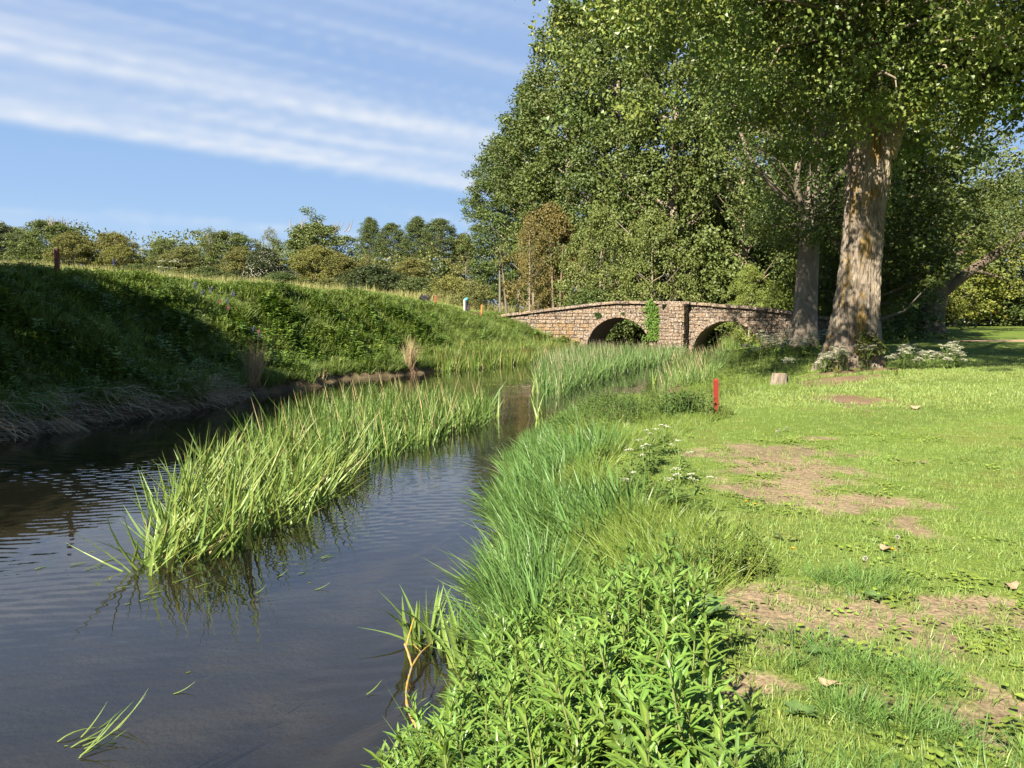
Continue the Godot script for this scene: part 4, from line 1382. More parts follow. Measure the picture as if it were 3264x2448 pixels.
func grass_tuft(n: int, lmin: float, lmax: float, w: float, spread: float, lean: float, col: Color, dry: float) -> ArrayMesh:
	var sh := Shape.new()
	for q in n:
		var a := rng.randf() * TAU
		var p := Vector3(cos(a), 0, sin(a)) * sqrt(rng.randf()) * spread
		var d := (Vector3(cos(a), 0, sin(a)) * rng.randf() * lean + Vector3(rng.randfn(0, 0.15), 1.0, rng.randfn(0, 0.15))).normalized()
		var b := rng.randf() * TAU
		var s := Vector3(cos(b), 0, sin(b))
		var cc := col.lerp(Color(0.30, 0.26, 0.12), dry if rng.randf() < 0.5 else 0.0)
		sh.grass(p - Vector3(0, 0.01, 0), d, s, Vector3(d.x, -0.15, d.z) * rng.randf_range(0.2, 0.9), rng.randf_range(lmin, lmax), w, vary(cc, 0.22))
	return sh.mesh()


func cover(called: String, label: String, category: String, m: Array, mat: Material, spots: Array, tint: Color, amount: float, sized: Vector2, tilt: float) -> void:
	var root := thing(called, label, category, Vector3.ZERO)
	root.set_meta("kind", "stuff")
	var where: Array = []
	var tints := []
	for k in m.size():
		var e: Array[Transform3D] = []
		where.append(e)
		tints.append(PackedColorArray())
	for p in spots:
		var k := rng.randi() % m.size()
		var g := rng.randf_range(sized.x, sized.y)
		if p is Array:
			g *= p[1]
		where[k].append(spot_around(p[0] if p is Array else p, tilt, g))
		tints[k].append(vary(tint, amount))
	for k in m.size():
		scatter("plants", m[k], mat, where[k], tints[k], root)


# ---------------------------------------------------------------- left bank

func build_left_bank() -> void:
	var mat := leafy(0.5, 0.45)
	var nettles := [herb(0.36, 5, 0.17, 0.10, Color(0.085, 0.14, 0.032), 3, 0.05), herb(0.46, 6, 0.15, 0.085, Color(0.10, 0.155, 0.035), 3, 0.1), herb(0.26, 4, 0.18, 0.11, Color(0.075, 0.125, 0.03), 3, 0.0)]
	var long_grass := [grass_tuft(26, 0.3, 0.62, 0.0045, 0.10, 0.7, Color(0.125, 0.185, 0.04), 0.2), grass_tuft(24, 0.25, 0.5, 0.0045, 0.12, 0.8, Color(0.11, 0.17, 0.036), 0.1)]
	var herbs := []
	var lows := []
	var bright := []
	for q in 46000:
		var z := -pow(rng.randf(), 0.8) * 44.0 - 11.0
		var d := rng.randf_range(0.15, 7.2)
		var l := left_edge(z)
		var x := l - d
		if x < z * 0.75 - 3.0:
			continue
		var far := clampf((-z - 12.0) / 40.0, 0.0, 1.0)
		if rng.randf() < far * 0.35:
			continue
		var p := on_ground(x, z, 0.03)
		var n := broad.get_noise_2d(x * 5.0 + 40.0, z * 5.0)
		if d > 5.6 and rng.randf() < ss(5.6, 7.0, d) + 0.2:
			continue
		var grassy := ss(0.1, 0.35, n) * 0.3 + ss(1.2, 0.4, d) * 0.4 + ss(-36, -44, z) * 0.4
		var g := (0.75 + 1.1 * broad.get_noise_2d(x * 11.0, z * 11.0)) * lerpf(1.0, 0.45, ss(3.6, 5.2, d))
		if rng.randf() < grassy:
			lows.append([p, g])
		elif rng.randf() < 0.5 + n:
			bright.append([p, g])
		else:
			herbs.append([p, g])
	cover("nettle_bank", "dark green nettles covering the left river bank", "nettles", nettles, mat, herbs, Color(1.1, 1.15, 0.9), 0.25, Vector2(0.7, 1.35), 0.35)
	cover("bank_herbs", "lighter yellowish herbs mingled over the left river bank", "herbs", nettles, mat, bright, Color(1.5, 1.35, 0.95), 0.25, Vector2(0.6, 1.2), 0.45)
	cover("bank_grass", "long grass tufts on the left river bank", "grass", long_grass, mat, lows, Color(1.0, 1.0, 1.0), 0.2, Vector2(0.8, 1.5), 0.3)
	var under := []
	for q in 16000:
		var z := -pow(rng.randf(), 0.8) * 44.0 - 11.0
		var d := rng.randf_range(0.3, 6.8)
		var x := left_edge(z) - d
		if x > z * 0.75 - 3.0:
			under.append(on_ground(x, z, 0.02))
	cover("bank_undergrowth", "low green grass and small herbs filling the left bank between the nettles", "grass", [grass_tuft(26, 0.1, 0.26, 0.007, 0.2, 0.9, Color(0.115, 0.17, 0.04), 0.1), herb(0.16, 3, 0.13, 0.08, Color(0.10, 0.155, 0.036), 3, 0.0)], mat, under, Color(1.1, 1.1, 0.95), 0.22, Vector2(0.8, 1.5), 0.25)
	# grass fringe of the fairway
	var short := [grass_tuft(30, 0.06, 0.16, 0.005, 0.22, 0.5, Color(0.135, 0.18, 0.045), 0.25)]
	var fringe := []
	for q in 7000:
		var z := -rng.randf_range(14, 70)
		var x := left_edge(z) - rng.randf_range(7.0, 10.0 + 12.0 * rng.randf())
		if x > z * 0.72 - 2.0:
			fringe.append(on_ground(x, z))
	cover("fairway_grass", "short pale grass of the fairway above the left bank", "grass", short, mat, fringe, Color(1.1, 1.05, 0.9), 0.15, Vector2(0.8, 1.6), 0.15)
	# rank grass along the wood edge
	var rank := []
	for q in 1800:
		var z := -rng.randf_range(70, 82)
		var x := rng.randf_range(-60, 2)
		rank.append(on_ground(x, z))
	cover("rough_grass", "tall pale rough grass along the foot of the far trees", "grass", [grass_tuft(24, 0.5, 1.1, 0.012, 0.5, 0.4, Color(0.17, 0.19, 0.06), 0.5)], mat, rank, Color(1, 1, 1), 0.2, Vector2(0.8, 1.5), 0.1)

	# straw: tussocks of dead grass and flattened reeds at the water's edge
	var dry := leafy(0.8, 0.25)
	for s in [[-7.85, -24.9, 1.4, 230, "upright straw coloured tussock of dead grass at the edge of the bank's shade"], [-4.2, -33.5, 1.3, 190, "straw coloured dead grass tussock with a brown clod at the waterline"], [-6.7, -28.6, 0.55, 50, "low dead grass tuft under the dark nettles at the waterline"]]:
		var n := thing("dead_grass_tussock", s[4], "dead grass", on_ground(s[0], s[1], 0.05), 0.0, "dead grass tussocks on the left bank")
		var sh := Shape.new()
		for q in s[3]:
			var a := rng.randf() * TAU
			var b := rng.randf() * TAU
			var d := Vector3(cos(a) * rng.randf() * 0.45 + 0.1, 1.0, sin(a) * rng.randf() * 0.45).normalized()
			sh.blade(Vector3(rng.randfn(0, 0.10), 0, rng.randfn(0, 0.10)), d, Vector3(cos(b), 0, sin(b)), Vector3(-d.x, 0.2, -d.z).normalized() * -1.0, s[2] * rng.randf_range(0.55, 1.15), 0.012, rng.randf_range(-0.25, 0.1), 0.1, 0.0, 4, vary(Color(0.27, 0.205, 0.11), 0.25), vary(Color(0.34, 0.265, 0.155), 0.2))
		part("blades", sh.mesh(), dry, n, Transform3D(), "stuff")
		var rt := Shape.new()
		for q in 60:
			var a := rng.randf() * TAU
			var d := Vector3(0.45 + rng.randfn(0, 0.2), -0.55, 0.35 + rng.randfn(0, 0.25)).normalized()
			rt.blade(Vector3(rng.randfn(0, 0.08), 0.1, rng.randfn(0, 0.08)), d, Vector3(cos(a), 0, sin(a)), Vector3.UP, s[2] * rng.randf_range(0.3, 0.62), 0.014, 0.15, 0.1, 0.0, 3, vary(Color(0.2, 0.14, 0.085), 0.25), vary(Color(0.22, 0.15, 0.10), 0.25))
		part("hanging_thatch", rt.mesh(), dry, n, Transform3D(), "stuff")
	var flat := Shape.new()
	for q in 5200:
		var z := -rng.randf_range(11.5, 23.8)
		var d := absf(rng.randfn(0.35, 0.35))
		var dens := ss(-0.35, 0.25, broad.get_noise_2d(z * 14.0, 3.0))
		if rng.randf() > 0.35 + 0.65 * dens:
			continue
		var x := left_edge(z) - d + 0.12
		var p := Vector3(x, maxf(ground_y(x, z), WATER) + rng.randf_range(0.0, 0.28) * (0.4 + dens), z)
		var dr := Vector3(0.75 + rng.randfn(0, 0.3), rng.randf_range(-0.35, 0.3), rng.randfn(-0.1, 0.6)).normalized()
		var sd := dr.cross(Vector3.UP + unit() * 0.5).normalized()
		flat.blade(p, dr, sd, sd.cross(dr), rng.randf_range(0.25, 0.75), 0.012, rng.randf_range(0.0, 0.4), 0.1, 0.0, 3, vary(Color(0.31, 0.245, 0.16), 0.3), vary(Color(0.37, 0.3, 0.2), 0.3))
	var o := part("flattened_reeds", flat.mesh(), dry, self)
	tag(o, "flattened brown dead reeds along the shaded waterline of the left bank", "dead reeds", "", "stuff")
	var bundle := thing("straw_bundle", "pale bundle of broken straw lying at the waterline in the shade", "dead reeds", on_ground(-9.35, -16.9))
	var bs := Shape.new()
	for q in 90:
		var d := Vector3(0.9, -0.25 + rng.randfn(0, 0.12), 0.35 + rng.randfn(0, 0.18)).normalized()
		bs.blade(Vector3(rng.randfn(0, 0.12), 0.2 + rng.randfn(0, 0.06), rng.randfn(0, 0.12)), d, d.cross(unit()).normalized(), Vector3.UP, rng.randf_range(0.35, 0.7), 0.013, 0.2, 0.1, 0.0, 3, vary(Color(0.25, 0.2, 0.115), 0.2), vary(Color(0.3, 0.245, 0.15), 0.2))
	part("straw", bs.mesh(), dry, bundle, Transform3D(), "stuff")

	# tall flowering hogweed and a dark dock on the crest
	umbel_plant("hogweed_plant", "tall white flowered hogweed on the crest of the left bank", on_ground(-11.0, -26.8), 1.35, 9, 0.11, true, "")
	var dock := thing("dock_plant", "dark leafy dock plant standing alone on the bank's crest against the fairway", "dock", on_ground(-9.15, -33.0))
	var ds := Shape.new()
	for q in 260:
		var y := rng.randf_range(0.1, 0.95)
		var a := rng.randf() * TAU
		var d := Vector3(cos(a), rng.randf_range(-0.3, 0.5), sin(a)).normalized()
		var s := d.cross(Vector3.UP).normalized()
		ds.blade(Vector3(cos(a), 0, sin(a)) * rng.randf() * 0.28 + Vector3(0, y, 0), d, s, s.cross(d), rng.randf_range(0.12, 0.22), 0.06, 0.3, 0.2, 0.8, 3, vary(Color(0.05, 0.085, 0.024), 0.3), vary(Color(0.055, 0.09, 0.024), 0.3))
	part("leaves", ds.mesh(), mat, dock, Transform3D(), "stuff")
	var stem := Shape.new()
	stem.tube(PackedVector3Array([Vector3(0, -0.05, 0), Vector3(0.02, 0.5, 0), Vector3(0, 1.05, 0)]), PackedFloat32Array([0.02, 0.016, 0.006]), 6, Color(0.13, 0.11, 0.05))
	part("stem", stem.mesh(true), wood_plain, dock)

	# bluebells and campion
	var blue := plain(0.055, 0.048, 0.17, 0.6)
	var pink := plain(0.24, 0.05, 0.11, 0.6)
	var green := plain(0.08, 0.13, 0.035, 0.6)
	for f in [[-10.9, -28.4, 0], [-10.5, -28.2, 0], [-10.7, -29.6, 0], [-10.1, -29.5, 0], [-10.3, -30.6, 0], [-9.0, -28.6, 0], [-8.6, -28.0, 0], [-12.6, -26.4, 0], [-9.9, -28.0, 1], [-9.75, -28.2, 1], [-8.6, -27.8, 1], [-2.4, -45.6, 1], [-1.7, -46.2, 1], [-2.0, -44.8, 1]]:
		var is_blue: bool = f[2] == 0
		var n := thing("bluebell_plant" if is_blue else "campion_plant", "violet blue bluebell spike among the herbs of the left bank" if is_blue else "pink campion flower among the herbs of the left bank", "flower", on_ground(f[0], f[1]), rng.randf() * TAU, "bluebells on the left bank" if is_blue else "pink campions on the left bank")
		var st := Shape.new()
		st.tube(PackedVector3Array([Vector3.ZERO, Vector3(0.02, 0.35, 0), Vector3(0.05, 0.62, 0.02)]), PackedFloat32Array([0.006, 0.005, 0.004]), 4, Color.WHITE)
		part("stem", st.mesh(true), green, n)
		var fl := Shape.new()
		for q in (16 if is_blue else 10):
			var c := Vector3(0.05, 0.62, 0.02) + (Vector3(rng.randfn(0, 0.03), -rng.randf() * 0.2, rng.randfn(0, 0.03)) if is_blue else unit() * 0.05)
			for p in 5:
				var d := unit()
				var s := d.cross(unit()).normalized()
				fl.leaf(c, d, s, s.cross(d), 0.035, 0.03, Color.WHITE)
		part("petals", fl.mesh(), blue if is_blue else pink, n, Transform3D(), "stuff")


# umbellifers: branching stem, divided leaves, flat white flower heads
func umbel_plant(called: String, label: String, at: Vector3, h: float, heads: int, size: float, leafy_base: bool, group: String) -> Node3D:
	var n := thing(called, label, "wildflower", at, rng.randf() * TAU, group)
	var st := Shape.new()
	var fl := Shape.new()
	var green := Color(0.115, 0.17, 0.045)
	st.tube(PackedVector3Array([Vector3(0, -0.05, 0), Vector3(0.02, h * 0.4, 0), Vector3(0, h * 0.72, 0.02)]), PackedFloat32Array([0.010, 0.008, 0.005]), 5, green)
	for q in heads:
		var a := q * 2.4 + rng.randf() * 0.6
		var r := h * rng.randf_range(0.05, 0.32)
		var tip := Vector3(cos(a) * r, h * rng.randf_range(0.72, 1.0), sin(a) * r)
		var b := Vector3(0, h * rng.randf_range(0.35, 0.7), 0)
		st.tube(PackedVector3Array([b, b.lerp(tip, 0.5) + Vector3(0, -0.02, 0), tip]), PackedFloat32Array([0.005, 0.004, 0.003]), 4, green)
		for k in 9:
			var o := Vector3(rng.randfn(0, 0.5), 0, rng.randfn(0, 0.5)) * size
			var c := tip + o + Vector3(0, size * 0.45 - o.length() * 0.3, 0)
			st.tube(PackedVector3Array([tip, c]), PackedFloat32Array([0.0018, 0.0014]), 3, green)
			for p in 5:
				var e := Vector3(rng.randfn(0, 0.16), rng.randfn(0, 0.05), rng.randfn(0, 0.16)) * size
				var d := Vector3(rng.randf_range(-1, 1), 0.15, rng.randf_range(-1, 1)).normalized()
				var s := d.cross(Vector3.UP + unit() * 0.4).normalized()
				fl.leaf(c + e, d, s, s.cross(d), size * 0.32, size * 0.3, vary(Color(0.46, 0.46, 0.37), 0.12))
	part("stems", st.mesh(true), wood_plain, n, Transform3D(), "stuff")
	part("flower_heads", fl.mesh(), leafy(0.7, 0.25), n, Transform3D(), "stuff")
	var lv := Shape.new()
	for q in (170 if leafy_base else 90):
		var a := rng.randf() * TAU
		var r := rng.randf() * h * (0.33 if leafy_base else 0.28)
		var y := rng.randf_range(0.05, 0.62) * h * (1.0 - 0.4 * r / h)
		var d := Vector3(cos(a), rng.randf_range(-0.2, 0.5), sin(a)).normalized()
		var s := d.cross(Vector3.UP).normalized()
		lv.blade(Vector3(cos(a) * r, y, sin(a) * r), d, s, s.cross(d), 0.09 if not leafy_base else 0.15, 0.03 if not leafy_base else 0.075, 0.25, 0.2, 0.8, 2, vary(Color(0.08, 0.13, 0.032), 0.3), vary(Color(0.09, 0.14, 0.034), 0.3))
	part("leaves", lv.mesh(), leafy(), n, Transform3D(), "stuff")
	return n


# ---------------------------------------------------------------- right bank

func willowherb(kind: int) -> Array:
	var out := []
	var h: float = [0.42, 0.5, 0.36][kind]
	var rings := 10
	for k in rings:
		var t := (k + 0.8) / rings
		for q in 3:
			var a := k * 1.05 + TAU * q / 3 + rng.randf_range(-0.35, 0.35)
			var rise := lerpf(0.15, 1.9, t * t) + rng.randf_range(-0.35, 0.35)
			var d := Vector3(cos(a), rise, sin(a)).normalized()
			var s := d.cross(Vector3.UP).normalized()
			var g := lerpf(0.75, 1.0, sin(PI * t)) * (0.65 if k == rings - 1 else 1.0) * rng.randf_range(0.85, 1.12)
			out.append(Transform3D(Basis(s * g, d * g, s.cross(d) * g), Vector3(0, h * t, 0)))
	return [h, out]


func build_right_bank() -> void:
	var mat := leafy(0.4, 0.5)
	# willowherb: stem and leaves; the leaf is shared
	var leaf_shapes := []
	for q in 5:
		var sh := Shape.new()
		var col := vary(Color(0.12, 0.205, 0.04), 0.18)
		sh.blade(Vector3.ZERO, Vector3.UP, Vector3.RIGHT, Vector3.BACK * -1.0, 0.125, 0.024, [0.15, 0.3, 0.45, 0.22, 0.6][q] * -1.0, -0.35, 0.78, 4, col, col * 1.06)
		leaf_shapes.append(sh.mesh())
	var plans := [willowherb(0), willowherb(1), willowherb(2)]
	var merged := []
	for k in 3:
		var sh := Shape.new()
		sh.tube(PackedVector3Array([Vector3(0, -0.1, 0), Vector3(0.01, plans[k][0] * 0.5, 0), Vector3(0, plans[k][0] * 0.98, 0)]), PackedFloat32Array([0.006, 0.005, 0.003]), 5, Color(0.13, 0.16, 0.05))
		var stem_mesh := sh.mesh(true)
		plans[k].append(stem_mesh)
		var all := Shape.new()
		all.v.append_array(sh.v)
		all.c.append_array(sh.c)
		all.i.append_array(sh.i)
		for tr in plans[k][1]:
			var col := vary(Color(0.12, 0.205, 0.04), 0.2)
			var b: Basis = tr.basis
			all.blade(tr.origin, b.y.normalized(), b.x.normalized(), -b.z.normalized(), 0.125 * b.y.length(), 0.024 * b.x.length(), -0.35, -0.3, 0.78, 3, col, col * 1.06)
		merged.append(all.mesh())
	var spots := []
	var tries := 0
	while spots.size() < 760 and tries < 30000:
		tries += 1
		var z := -rng.randf_range(1.9, 5.4)
		var x := right_edge(z) + rng.randf_range(0.0, 1.35)
		var lim := 1.0 + 0.15 * sin(z * 3.0)
		if z < -4.4:
			lim = 0.75
		if x > lim or x < -0.75:
			continue
		if z < -5.0 and x > 0.5:
			continue
		if z > -2.3 and absf(x) < 0.35 or Vector2(x - 1.0, z + 4.3).length() < 0.3 or (x > 0.75 and z < -3.6):
			continue
		var ok := true
		for s in spots:
			if absf(s.x - x) < 0.045 and absf(s.z - z) < 0.045:
				ok = false
				break
		if ok:
			spots.append(on_ground(x, z, 0.02))
	spots.sort_custom(func(a: Vector3, b: Vector3) -> bool: return a.z > b.z)
	var single := 0
	var proto := []
	var leaf_tones := [leafy(0.4, 0.5), leafy(0.4, 0.5), leafy(0.45, 0.5), leafy(0.4, 0.5)]
	leaf_tones[1].albedo_color = lin(0.8, 0.88, 0.75)
	leaf_tones[2].albedo_color = lin(1.0, 0.93, 0.7)
	leaf_tones[3].albedo_color = lin(0.9, 1.0, 0.95)
	for k in 12:
		proto.append(null)
	var rest: Array[Vector3] = []
	for p in spots:
		if single >= 130 or p.z > -2.5:
			rest.append(p)
			continue
		var kk := rng.randi() % 12
		var k := kk % 3
		var n: Node3D
		var grown := rng.randf_range(0.75, 1.15)
		if proto[kk] == null:
			n = thing("willowherb_plant", "leafy green willowherb stem in the thick stand on the near river bank", "willowherb", p, 0.0, "willowherb stems on the near bank")
			part("stem", plans[k][2], wood_plain, n)
			for tr in plans[k][1]:
				if rng.randf() < 0.94:
					part("leaf", leaf_shapes[rng.randi() % 5], leaf_tones[kk / 3], n, tr)
			proto[kk] = n
		else:
			n = copy(proto[kk], p, 0.0, "", 1.0)
		n.transform = spot_around(p, 0.35, grown)
		single += 1
	cover("willowherb_stand", "dense mass of willowherb further along the near river bank", "willowherb", merged, mat, rest, Color(1, 1, 1), 0.15, Vector2(0.7, 1.15), 0.35)

	var among := []
	for q in 260:
		var z := -rng.randf_range(2.4, 5.2)
		among.append(on_ground(right_edge(z) + rng.randf_range(0.1, 1.15), z))
	cover("mixed_herbs", "nettles and grass blades mingled in the near willowherb stand", "herbs", [herb(0.38, 6, 0.085, 0.045, Color(0.085, 0.15, 0.032)), grass_tuft(14, 0.25, 0.55, 0.0035, 0.05, 0.6, Color(0.12, 0.19, 0.045), 0.2)], mat, among, Color(1, 1, 1), 0.25, Vector2(0.7, 1.2), 0.4)
	# tall sedge over the water's edge
	var sedge := [grass_tuft(15, 0.3, 0.72, 0.0085, 0.12, 0.8, Color(0.085, 0.165, 0.04), 0.05), grass_tuft(14, 0.25, 0.6, 0.009, 0.13, 1.1, Color(0.10, 0.175, 0.04), 0.1)]
	var se := []
	for q in 2000:
		var z := -rng.randf_range(4.9, 14.6)
		var d := rng.randf_range(0.05, 0.85 + 0.25 * sin(z * 1.7))
		if z > -6.5:
			d = rng.randf_range(0.05, 0.4)
		var x := right_edge(z) + d
		if rng.randf() < clampf((-z - 8.0) / 25.0, 0.0, 0.5):
			continue
		se.append([on_ground(x, z, 0.02), lerpf(1.0, 0.6, ss(-9.0, -14.0, z))])
	cover("sedge_fringe", "tall arching sedge grass along the right water's edge", "grass", sedge, leafy(0.42, 0.5), se, Color(0.95, 1.0, 0.95), 0.15, Vector2(0.75, 1.2), 0.3)
	# mixed weeds between sedge and lawn
	var weeds := [herb(0.24, 5, 0.07, 0.035, Color(0.11, 0.17, 0.035)), herb(0.3, 6, 0.075, 0.03, Color(0.09, 0.15, 0.03)), herb(0.16, 4, 0.06, 0.04, Color(0.13, 0.18, 0.035))]
	var we := []
	var wg := []
	for q in 9000:
		var z := -rng.randf_range(4.6, 24.0)
		var d := rng.randf_range(0.5, 1.35 + 0.35 * sin(z * 0.9) + ss(-8, -16, z) * 2.4)
		var x := right_edge(z) + d
		if soil_at(x, z) > 0.3 or rng.randf() < clampf((-z - 8.0) / 30.0, 0.0, 0.6):
			continue
		if broad.get_noise_2d(x * 9.0, z * 9.0) + rng.randf_range(-0.3, 0.3) > 0.0:
			we.append([on_ground(x, z, 0.01), lerpf(1.0, 0.55, ss(0.8, 1.8, d))])
		else:
			wg.append([on_ground(x, z, 0.01), lerpf(1.0, 0.5, ss(0.8, 1.8, d))])
	cover("bank_weeds", "mixed low weeds between the sedge and the mown lawn", "weeds", weeds, mat, we, Color(1.05, 1.0, 0.9), 0.25, Vector2(0.6, 1.3), 0.4)
	cover("bank_meadow_grass", "loose bright meadow grass between the sedge and the mown lawn", "grass", [grass_tuft(24, 0.14, 0.36, 0.0036, 0.10, 0.8, Color(0.125, 0.20, 0.04), 0.15)], mat, wg, Color(1.05, 1.0, 0.9), 0.2, Vector2(0.7, 1.3), 0.25)
	# weeds by the shaded shore near the bridge
	var sw := []
	for q in 2600:
		var z := -rng.randf_range(21, 46)
		var x := right_edge(z) + rng.randf_range(0.2, 6.0)
		if soil_at(x, z) > 0.3 or x > 13.5:
			continue
		sw.append(on_ground(x, z, 0.01))
	cover("shore_weeds", "low dark weeds on the shaded shore between the bridge and the lichened trunk", "weeds", weeds, mat, sw, Color(1.0, 1.0, 0.9), 0.2, Vector2(0.6, 1.3), 0.3)
	var nt := []
	for q in 110:
		nt.append(on_ground(2.75 + rng.randfn(0, 0.22), -13.2 + rng.randfn(0, 0.22), 0.02))
	for q in 420:
		nt.append([on_ground(1.5 + rng.randfn(0, 0.5), -13.6 + rng.randfn(0, 0.9), 0.02), 0.8])
	cover("nettle_patch", "dark nettle patch beside the red stake on the right bank", "nettles", [herb(0.34, 7, 0.09, 0.04, Color(0.07, 0.125, 0.03))], mat, nt, Color(1, 1, 1), 0.2, Vector2(0.7, 1.3), 0.3)

	# burdock and dock with broad leaves, each leaf a part
	var broad_leaf := []
	for q in 3:
		var sh := Shape.new()
		var col := vary(Color(0.10, 0.165, 0.05), 0.12)
		for s in 8:
			var t := s / 7.0
			var wd := 0.5 * sin(PI * pow(0.04 + 0.94 * t, 0.62)) * 0.72
			var rip := 0.04 * sin(s * 2.4 + q)
			for c in 5:
				var o := (c - 2) / 2.0
				sh.v.append(Vector3(o * wd, t - 0.10 * absf(o) * (1.0 - t), 0.16 * absf(o) * wd + rip * absf(o) - 0.28 * t * t))
				sh.c.append(col)
				if s and c:
					var k := (s - 1) * 5 + c - 1
					sh.i.append(k); sh.i.append(k + 5); sh.i.append(k + 1)
					sh.i.append(k + 1); sh.i.append(k + 5); sh.i.append(k + 6)
		broad_leaf.append(sh.mesh(true))
	for c in [
		[1.0, -4.3, 14, 0.21, "burdock_plant", "broad leaved burdock at the edge of the near bare earth patch"],
		[0.28, -5.35, 5, 0.30, "burdock_plant", "upright pale burdock leaves where the willowherb meets the sedge"],
		[0.75, -5.2, 4, 0.2, "dock_plant", "folded dock leaf showing a white underside behind the willowherb"],
		[1.95, -5.75, 2, 0.10, "dock_plant", "single rounded dock leaf on the lawn above a dandelion"],
		[2.05, -4.55, 5, 0.06, "dock_plant", "small flat dock rosette beyond the near bare earth patch"],
		[1.15, -3.15, 7, 0.07, "dock_plant", "low dock rosette in the weeds below the near earth patch"],
		[1.45, -3.75, 5, 0.07, "dock_plant", "light green dock rosette on the near edge of the earth patch"],
	]:
		var n := thing(c[4], c[5], "dock", on_ground(c[0], c[1]), rng.randf() * TAU)
		for q in c[2]:
			var a: float = TAU * q / float(c[2]) + rng.randf_range(-0.3, 0.3)
			var d := Vector3(cos(a), rng.randf_range(0.35, 1.1), sin(a)).normalized()
			var s := d.cross(Vector3.UP).normalized()
			var g: float = c[3] * rng.randf_range(0.7, 1.1)
			part("leaf", broad_leaf[q % 3], mat, n, Transform3D(Basis(s * g, d * g, s.cross(d) * g), Vector3(cos(a) * 0.02, 0.02, sin(a) * 0.02)))
	# yellowing creeper low at the bank
	var yl := thing("yellow_loosestrife", "small patch of yellow leaves low in the willowherb by the water", "plant", on_ground(-0.08, -4.55, -0.12))
	var ys := Shape.new()
	leaves(ys, [[Vector3(0, 0.02, 0), 0.12, 60], [Vector3(0.12, 0.06, 0.1), 0.1, 40], [Vector3(-0.08, 0, 0.16), 0.08, 25]], 0.035, 0.03, 0.0, Color(0.27, 0.25, 0.025), Color(0.2, 0.23, 0.035), 0.2)
	part("leaves", ys.mesh(), mat, yl, Transform3D(), "stuff")

	# cow parsley on the bank, round the big trunk and by the bridge end
	for p in [[1.05, -7.35], [1.35, -8.3], [1.5, -8.75], [1.18, -8.0], [1.62, -7.85], [1.3, -6.5], [1.45, -6.35], [1.75, -9.4]]:
		umbel_plant("cow_parsley", "small white cow parsley flowering in the bank grass", on_ground(p[0], p[1]), 0.4, 3, 0.034, false, "cow parsley in the bank grass")
	for q in 34:
		var a := rng.randf_range(-0.15, 1.0) * PI
		var r := rng.randf_range(1.15, 2.3)
		umbel_plant("cow_parsley", "white cow parsley flowering round the foot of the lichened poplar", on_ground(11.3 + cos(a) * r * 1.25, -25.7 + sin(a) * r * 0.75), rng.randf_range(0.25, 0.8), 15, 0.075, false, "cow parsley round the lichened poplar")
	for q in 26:
		umbel_plant("cow_parsley", "white cow parsley in the shade between the two thick trunks", on_ground(rng.randf_range(10.2, 14.0), -rng.randf_range(30.5, 38.5)), rng.randf_range(0.5, 1.15), 14, 0.075, true, "cow parsley in the shade by the bridge end")


# ---------------------------------------------------------------- lawn

